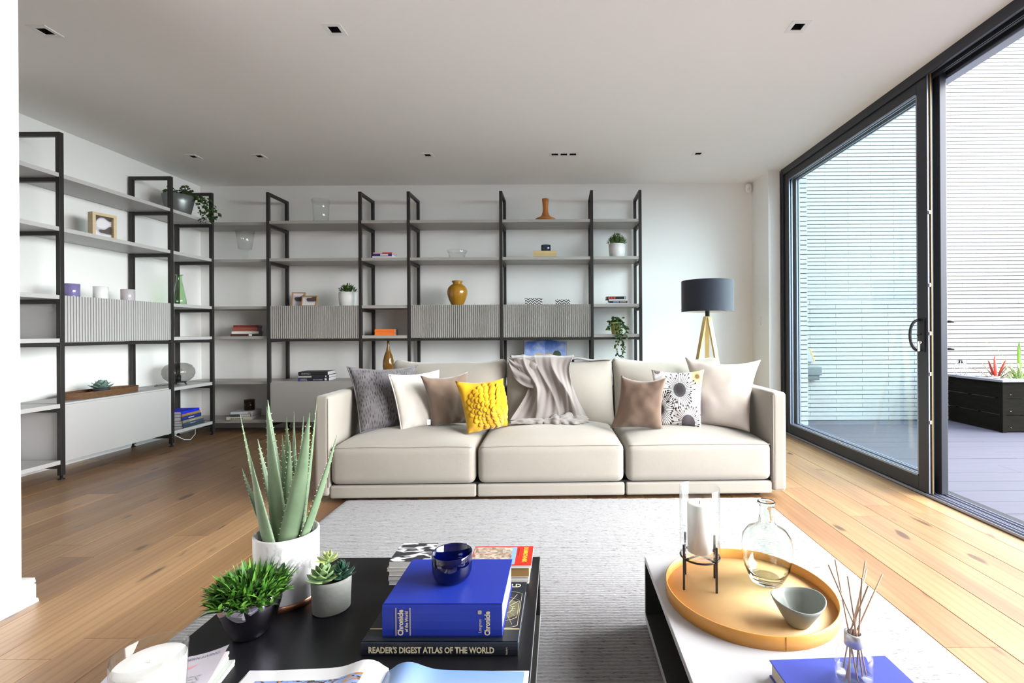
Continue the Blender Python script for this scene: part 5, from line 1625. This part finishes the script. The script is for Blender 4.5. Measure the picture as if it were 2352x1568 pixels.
# wicker tray with succulent
m_wick = M('dark_wicker', '#6a4c32', .7, var=(60, .4), bmp=(90, .8, .006))
p_ = onl(232, S5, -3.74)
t = thing('wicker_tray', 'dark woven oval tray on the low side cabinet', 'tray', p_, math.pi / 2)
def oval(a, z, f=1.0): return (.300 * f * math.cos(a), .115 * f * math.sin(a), z)
b = B()
for k in range(5):
    b.tube([oval(a, .006 + k * .0095 + .0016 * math.sin(a * 60 + k * math.pi), 1 + .006 * k) for a in [i * 2 * math.pi / 120 for i in range(121)]], .0058, 6, False)
b.build('woven_rim', m_wick, t)
b = B(); b.add([oval(i * 2 * math.pi / 60, .004, .99) for i in range(60)], [tuple(range(60))]); b.build('tray_base', m_wick, t)
t = thing('succulent', 'grey-green rosette succulent in a low dark dish on the wicker tray', 'plant', (p_[0] + .01, p_[1] - .01, p_[2] + .006))
b = B(); b.lathe([(0, 0), (.086, 0), (.092, .02), (.088, .024), (.06, .026), (0, .026)], 36); b.build('cork_plate', m_wick, t)
b = B(); b.lathe([(0, .025), (.048, .025), (.054, .052), (.050, .054), (0, .050)], 30); b.build('pot', m_print_k, t)
rosette(t, m_s3, (0, 0, .052), .085, 5, (0, 0), .55, .2)
# globe lamp
p_ = onl(409.5, S5, -3.72)
t = thing('globe_lamp', 'flattened smoked glass globe table lamp with a black holder', 'lamp', p_)
b = B(); b.lathe([(.055, .030), (.085, .038), (.118, .070), (.132, .110), (.128, .150), (.105, .188), (.065, .210), (.0, .217)], 48); b.build('globe', thin_glass('smoke_grey_glass', (.66, .65, .64), .9), t)
B().lathe([(0, .022), (.062, .022), (.062, .032), (0, .034)], 30).build('base', m_black, t)
for k in range(3):
    a = 2 * math.pi * k / 3 + .5; B().tube([(.045 * math.cos(a), .045 * math.sin(a), .026), (.062 * math.cos(a), .062 * math.sin(a), .0)], .006, 8).build('foot', m_black, t)
B().lathe([(0, .03), (.020, .03), (.020, .092), (0, .094)], 20).build('bulb_holder', m_black, t)
b = B(); b.lathe([(.012, .09), (.02, .10), (.033, .13), (.028, .152), (0, .164)], 20); b.build('bulb', m_clear, t)
cb_ = B(); cb_.tube([(.0, -.05, .01), (-.10, -.16, .004), (-.12, -.10, .003), (-.20, -.02, .003)], .0028, 6); cb_.build('cord', m_black, t)
# sockets and plug on the wall
t = thing('wall_socket', 'white double wall socket with a black plug behind the side shelving', 'socket', (XL, 4.46, .44))
B().box(0, .009, -.03, .118, -.043, .043, .002).build('plate', m_white, t)
for y in (.07, .085, .077): B().box(.009, .0095, y - .003, y + .003, .0 if y != .077 else .02, .010 if y != .077 else .03).build('pin_hole', m_dark, t)
B().lathe([(0, 0), (.022, 0), (.024, .01), (.018, .035), (0, .036)], 20).build('plug', m_black, t).rotation_euler = (0, math.pi / 2, 0)
cb_ = B(); cb_.tube([(.03, 0, -.012), (.03, 0, -.10), (.032, .004, -.20), (.04, .01, -.28)], .003, 6); cb_.build('cord', m_white, t)
# books on the bottom side shelf
p_ = onl(424, S6, -3.685)
z_ = S6
for k, (lab, w, h, c_, dy) in enumerate((('dark green book at the bottom of the blue side-shelf stack', .31, .022, '#36424a', .03), ('slate blue book with pale letters in the side-shelf stack', .30, .026, '#3a4a66', .02), ('khaki book with pale lettering in the side-shelf stack', .285, .026, '#8c8468', .012),
                                 ('navy hardback with white lettering in the side-shelf stack', .28, .036, '#22307c', .0), ('tan book just below the bright blue one', .265, .026, '#97794a', -.005), ('bright blue hardback on top of the side-shelf stack', .25, .026, '#1a2ee0', -.012))):
    t = book('book', lab, (p_[0], p_[1] + dy - .05, z_), w, .19, h, c_, math.pi / 2 + .10, group=GSB, ct=.002, over=.003)
    if k in (1, 2, 3): B().box(-.05, .03, -.1006, -.0992, h * .40, h * .60).build('title_block', cover_mat(['', '#a9b4c4', '#cfc8ae', '#c9cfe6'][k]), t)
    z_ += h
cb_ = B(); cb_.tube([(-3.60, 4.38, .10), (-3.58, 4.48, .03), (-3.585, 4.56, .012), (-3.60, 4.64, .05), (-3.63, 4.68, .108)], .003, 6)
tag(cb_.build('power_cord', m_white), 'thin white cable looping below the bottom side shelf', 'cable')
# small dark ornament in the nearest side bay
t = thing('ornament', 'small dark blue glass ornament in the side bay beside the near wall', 'ornament', (-3.66, 3.145, S4))
b = B(); b.lathe([(0, 0), (.03, 0), (.032, .006), (.012, .014), (.010, .03), (.020, .042), (.022, .058), (.012, .072), (0, .076)], 24); b.build('ornament_body', M('ink_glass', (.03, .03, .07), .15, coat=.5), t)
B().lathe([(0, 0), (.036, 0), (.038, .003), (0, .004)], 24).build('foot_plate', m_black, t)

# ------------------------------------------------------------------ courtyard outside
def brick_mat():
    m, nt, b = mk('white_brick')
    inf = nt.nodes.new('ShaderNodeObjectInfo')
    v = coords(nt, 'World', (6, 6, 14))
    n = noisef(nt, v, 1.5, 5, .6)
    c = mixc(nt, n, (.31, .31, .31), (.40, .40, .40))
    nt.links.new(mixc(nt, mathn(nt, 'MULTIPLY', inf.outputs['Random'], .18), c, (.28, .28, .28)), b.inputs['Base Color'])
    b.inputs['Roughness'].default_value = .85
    bump(nt, b, noisef(nt, coords(nt, 'World'), 60, 4), .25, .004)
    return m
m_brick = brick_mat()
m_mortar = M('grey_mortar', (.05, .048, .046), .95, var=(30, .1), kind='World')
m_deck = M('grey_composite', (.06, .06, .085), .65, var=(2.5, .18), bmp=(40, .15, .003), kind='World', stretch=(.6, 9, 1))
CH, BL = .0492, .60
brick_mesh = B().box(.0015, BL - .0015, 0, .030, .0042, CH - .0042, .0015).mesh('brick', m_brick)
def brick_wall(name, x0, x1, y, z0, z1, label_rows=300, ang=0., first=0., course=CH):
    """backing of mortar with single bricks laid in running bond on its face"""
    w = thing(name, None, None, (0, 0, 0), 0, kind='structure')
    B().box(x0, x1, y + .016, y + .20, z0, z1).build('mortar_bed', m_mortar, w)
    cells = []
    r = 0; z = z0
    while z + course * .6 < z1:
        x = x0 - BL * (.5 if r % 2 else 0) - first
        while x < x1 - .02:
            a, e = max(x, x0), min(x + BL, x1)
            if e - a > .03: cells.append((a, e, z))
            x += BL
        z += course; r += 1
    # the bricks in view from the room come first
    def seen(c):
        a, e, z_ = c
        return z_ < 1.035 + .70 * ((a + e) / 2) / 2.27 * 2.3
    cells.sort(key=lambda c: (not seen(c), c[2]))
    for a, e, z_ in cells[:label_rows]:
        o = link('brick', brick_mesh, None, w, (a, y, z_)); o.scale = ((e - a) / BL, 1, 1)
    rest = B()
    for a, e, z_ in cells[label_rows:]:
        rest.box(a + .0015, e - .0015, y, y + .03, z_ + .0042, z_ + course - .0042)
    if rest.v:
        o = rest.build('bricks', m_brick, w); o['kind'] = 'stuff'
    return w
brick_wall('wall_garden', 2.575, 7.0, 5.40, 0., 1.378)
B().box(2.575, 7.0, 5.385, 5.61, 1.378, 1.392, .003)
brick_wall('wall_garden_upper', 2.5, 8.2, 6.18, 1.0, 5.45, first=.2)
brick_wall('wall_pier', 2.44, 2.572, 4.87, 0., 2.72, course=.0492)
struct('wall_pier_core', B().box(2.44, 2.57, 4.905, 5.62, 0, 2.75), m_mortar)
gnd = struct('ground', B().box(2.44, 30, -20, 20, -.30, -.04), m_mortar)
deck = thing('deck', None, None, kind='structure')
dm = B().box(0, 1, 0, .186, -.025, 0, 0).mesh('deck_board', m_deck)
y = -4.0; k = 0
rr = random.Random(2)
while y < 5.36:
    xb = 2.475; off = rr.uniform(.6, 2.4)
    for a, e in ((xb, xb + off), (xb + off, xb + off + 2.4)):
        o = link('deck_board', dm, None, deck, (a, y, -.004 - rr.uniform(0, .002))); o.scale = (e - a - .004, 1, 1)
    y += .190; k += 1
# planter box
m_plank2 = M('black_stained_timber', (.0085, .008, .0062), .85, spec=.04, var=(4, .5), bmp=(30, .4, .004), stretch=(1.2, 1.2, 9))
m_cop = M('grey_coping', (.16, .165, .185), .5, var=(4, .1))
pl = thing('planter', 'black stained timber planter box with grey coping against the white brick wall', 'planter', (4.445, 4.72, -.005))
for k in range(3):
    z = .012 + k * .166
    B().box(0, 2.2, 0, .03, z, z + .158, .003).build('board', m_plank2, pl)
    B().box(0, .03, .032, .66, z, z + .158, .003).build('board', m_plank2, pl)
B().box(-.004, .034, -.004, .034, 0, .508, .002).build('corner_post', m_plank2, pl)
B().box(-.022, 2.2, -.022, .12, .508, .532, .003).build('coping', m_cop, pl)
B().box(-.022, .12, .12, .66, .508, .532, .003).build('coping', m_cop, pl)
B().box(.03, 2.2, .03, .66, .40, .47).build('soil', m_soil, pl)
rv = B()
for k in range(3):
    for x in (.08, .45, .82): rv.lathe([(0, -.002), (.004, 0), (0, .002)], 6, (x, -.001, .05 + k * .166))
rv.build('screws', m_steel, pl)
PB = Vector((4.445, 4.72, .527))
# wire lantern
t = thing('wire_lantern', 'small round wire cage lantern on the planter coping', 'lantern', (4.487, 5.26, .527))
b = B()
for k in range(8):
    a = 2 * math.pi * k / 8
    b.tube([(r * math.cos(a), r * math.sin(a), z) for r, z in ((.045, .0), (.068, .04), (.07, .075), (.055, .11), (.025, .15), (.022, .165))], .002, 5)
b.tube([(.071 * math.cos(i * .2618), .071 * math.sin(i * .2618), .06) for i in range(25)], .002, 5, False)
b.build('wire_cage', m_steel, t)
b = B(); b.lathe([(0, .135), (.024, .135), (.024, .165), (0, .168)], 18); b.build('cap', m_black, t)
b = B(); b.lathe([(.012, .14), (.02, .115), (.038, .075), (.032, .045), (0, .035)], 20); b.build('bulb', m_clear, t)
for k, (x, y) in enumerate(((4.50, 5.06), (4.51, 4.86))):
    t = thing('tealight', ['clear glass tealight on the planter coping, the one nearer the wire lantern', 'clear glass tealight on the planter coping, the one nearer the red cordyline'][k], 'candle', (x, y, .527), 0, 'tealights on the planter')
    b = B(); b.lathe([(0, .002), (.032, .002), (.036, .03), (.034, .03), (.03, .006), (0, .005)], 24); b.build('cup', m_clear, t)
    B().lathe([(0, .006), (.026, .006), (.026, .018), (0, .018)], 20).build('wax', m_wax, t)
# cordyline and grasses
m_red = M('red_cordyline', '#a8311f', .45, var=(8, .3)); m_lime = M('lime_strap_leaf', '#8fb45a', .45, var=(8, .3)); m_str = M('pale_striped_leaf', '#b9c99a', .5, var=(30, .3)); m_bron = M('bronze_leaf', '#6e5446', .5, var=(8, .3))
def strap(parent, mat, p, d, ln, w, bend, name='leaf'):
    b = B(); blade(b, p, d, ln, w, bend, seg=9); o = b.build(name, mat, parent)
    o.modifiers.new('t', 'SOLIDIFY').thickness = .0015
    return o
t = thing('cordyline', 'small red-leaved cordyline with bronze outer leaves in the black planter', 'plant', (4.63, 4.99, .465))
rr = random.Random(4)
for k in range(16):
    a = k * 2.4; el = rr.uniform(.5, 1.45)
    if k < 5: strap(t, m_red, (0, 0, 0), (math.cos(a) * .4, math.sin(a) * .4, 1), rr.uniform(.26, .34), .014, .02)
    else: strap(t, m_bron, (0, 0, 0), (math.cos(a), math.sin(a), 1.0), rr.uniform(.30, .44), .006, .22)
t = thing('ornamental_grass', 'pale green strappy ornamental grass spilling over the black planter', 'plant', (4.88, 4.99, .465))
for k in range(44):
    a = rr.uniform(0, 6.28); el = rr.uniform(.35, 1.2)
    strap(t, rr.choice((m_lime, m_str, m_str)), (rr.uniform(-.04, .04), rr.uniform(-.04, .04), 0), (math.cos(a) * math.cos(el), math.sin(a) * math.cos(el), math.sin(el) + .3), rr.uniform(.28, .50), .009, rr.uniform(.3, .6))
t = thing('flax_plant', 'upright lime flax with broad arching leaves behind the ornamental grass', 'plant', (5.06, 5.18, .465))
for k in range(12):
    a = k * 2.1; strap(t, m_lime, (0, 0, 0), (math.cos(a) * .55, math.sin(a) * .3, 1), rr.uniform(.55, .8), .012, .38)
# outdoor socket and wall light
t = thing('outdoor_socket', 'grey weatherproof socket box on the low brick wall', 'socket', (2.905, 5.40, .545))
B().box(-.10, .07, -.075, 0, -.02, .075, .008).build('cover', M('grey_plastic', (.10, .12, .13), .4), t)
B().box(-.10, .05, -.06, 0, -.075, -.02, .008).build('box', M('dark_grey_plastic', (.07, .085, .09), .4), t)
t = thing('wall_light', 'small grey wedge wall light with a yellow edge above the outdoor socket', 'wall light', (2.86, 5.40, .70))
B().add([(-.06, 0, -.02), (.035, 0, -.02), (-.005, 0, .12), (-.06, 0, .13), (-.06, -.05, -.02), (.035, -.05, -.02), (-.005, -.03, .12), (-.06, -.03, .13)],
        [(0, 1, 2, 3), (7, 6, 5, 4), (0, 4, 5, 1), (1, 5, 6, 2), (2, 6, 7, 3), (3, 7, 4, 0)]).build('body', M('light_grey_plastic', (.25, .27, .33), .4), t)
B().add([(.036, 0, -.02), (.048, 0, -.02), (.008, 0, .12), (-.004, 0, .12), (.036, -.052, -.02), (.048, -.052, -.02), (.008, -.032, .12), (-.004, -.032, .12)],
        [(0, 1, 2, 3), (7, 6, 5, 4), (0, 4, 5, 1), (1, 5, 6, 2), (2, 6, 7, 3), (3, 7, 4, 0)]).build('edge', M('amber_plastic', '#e0a020', .4), t)
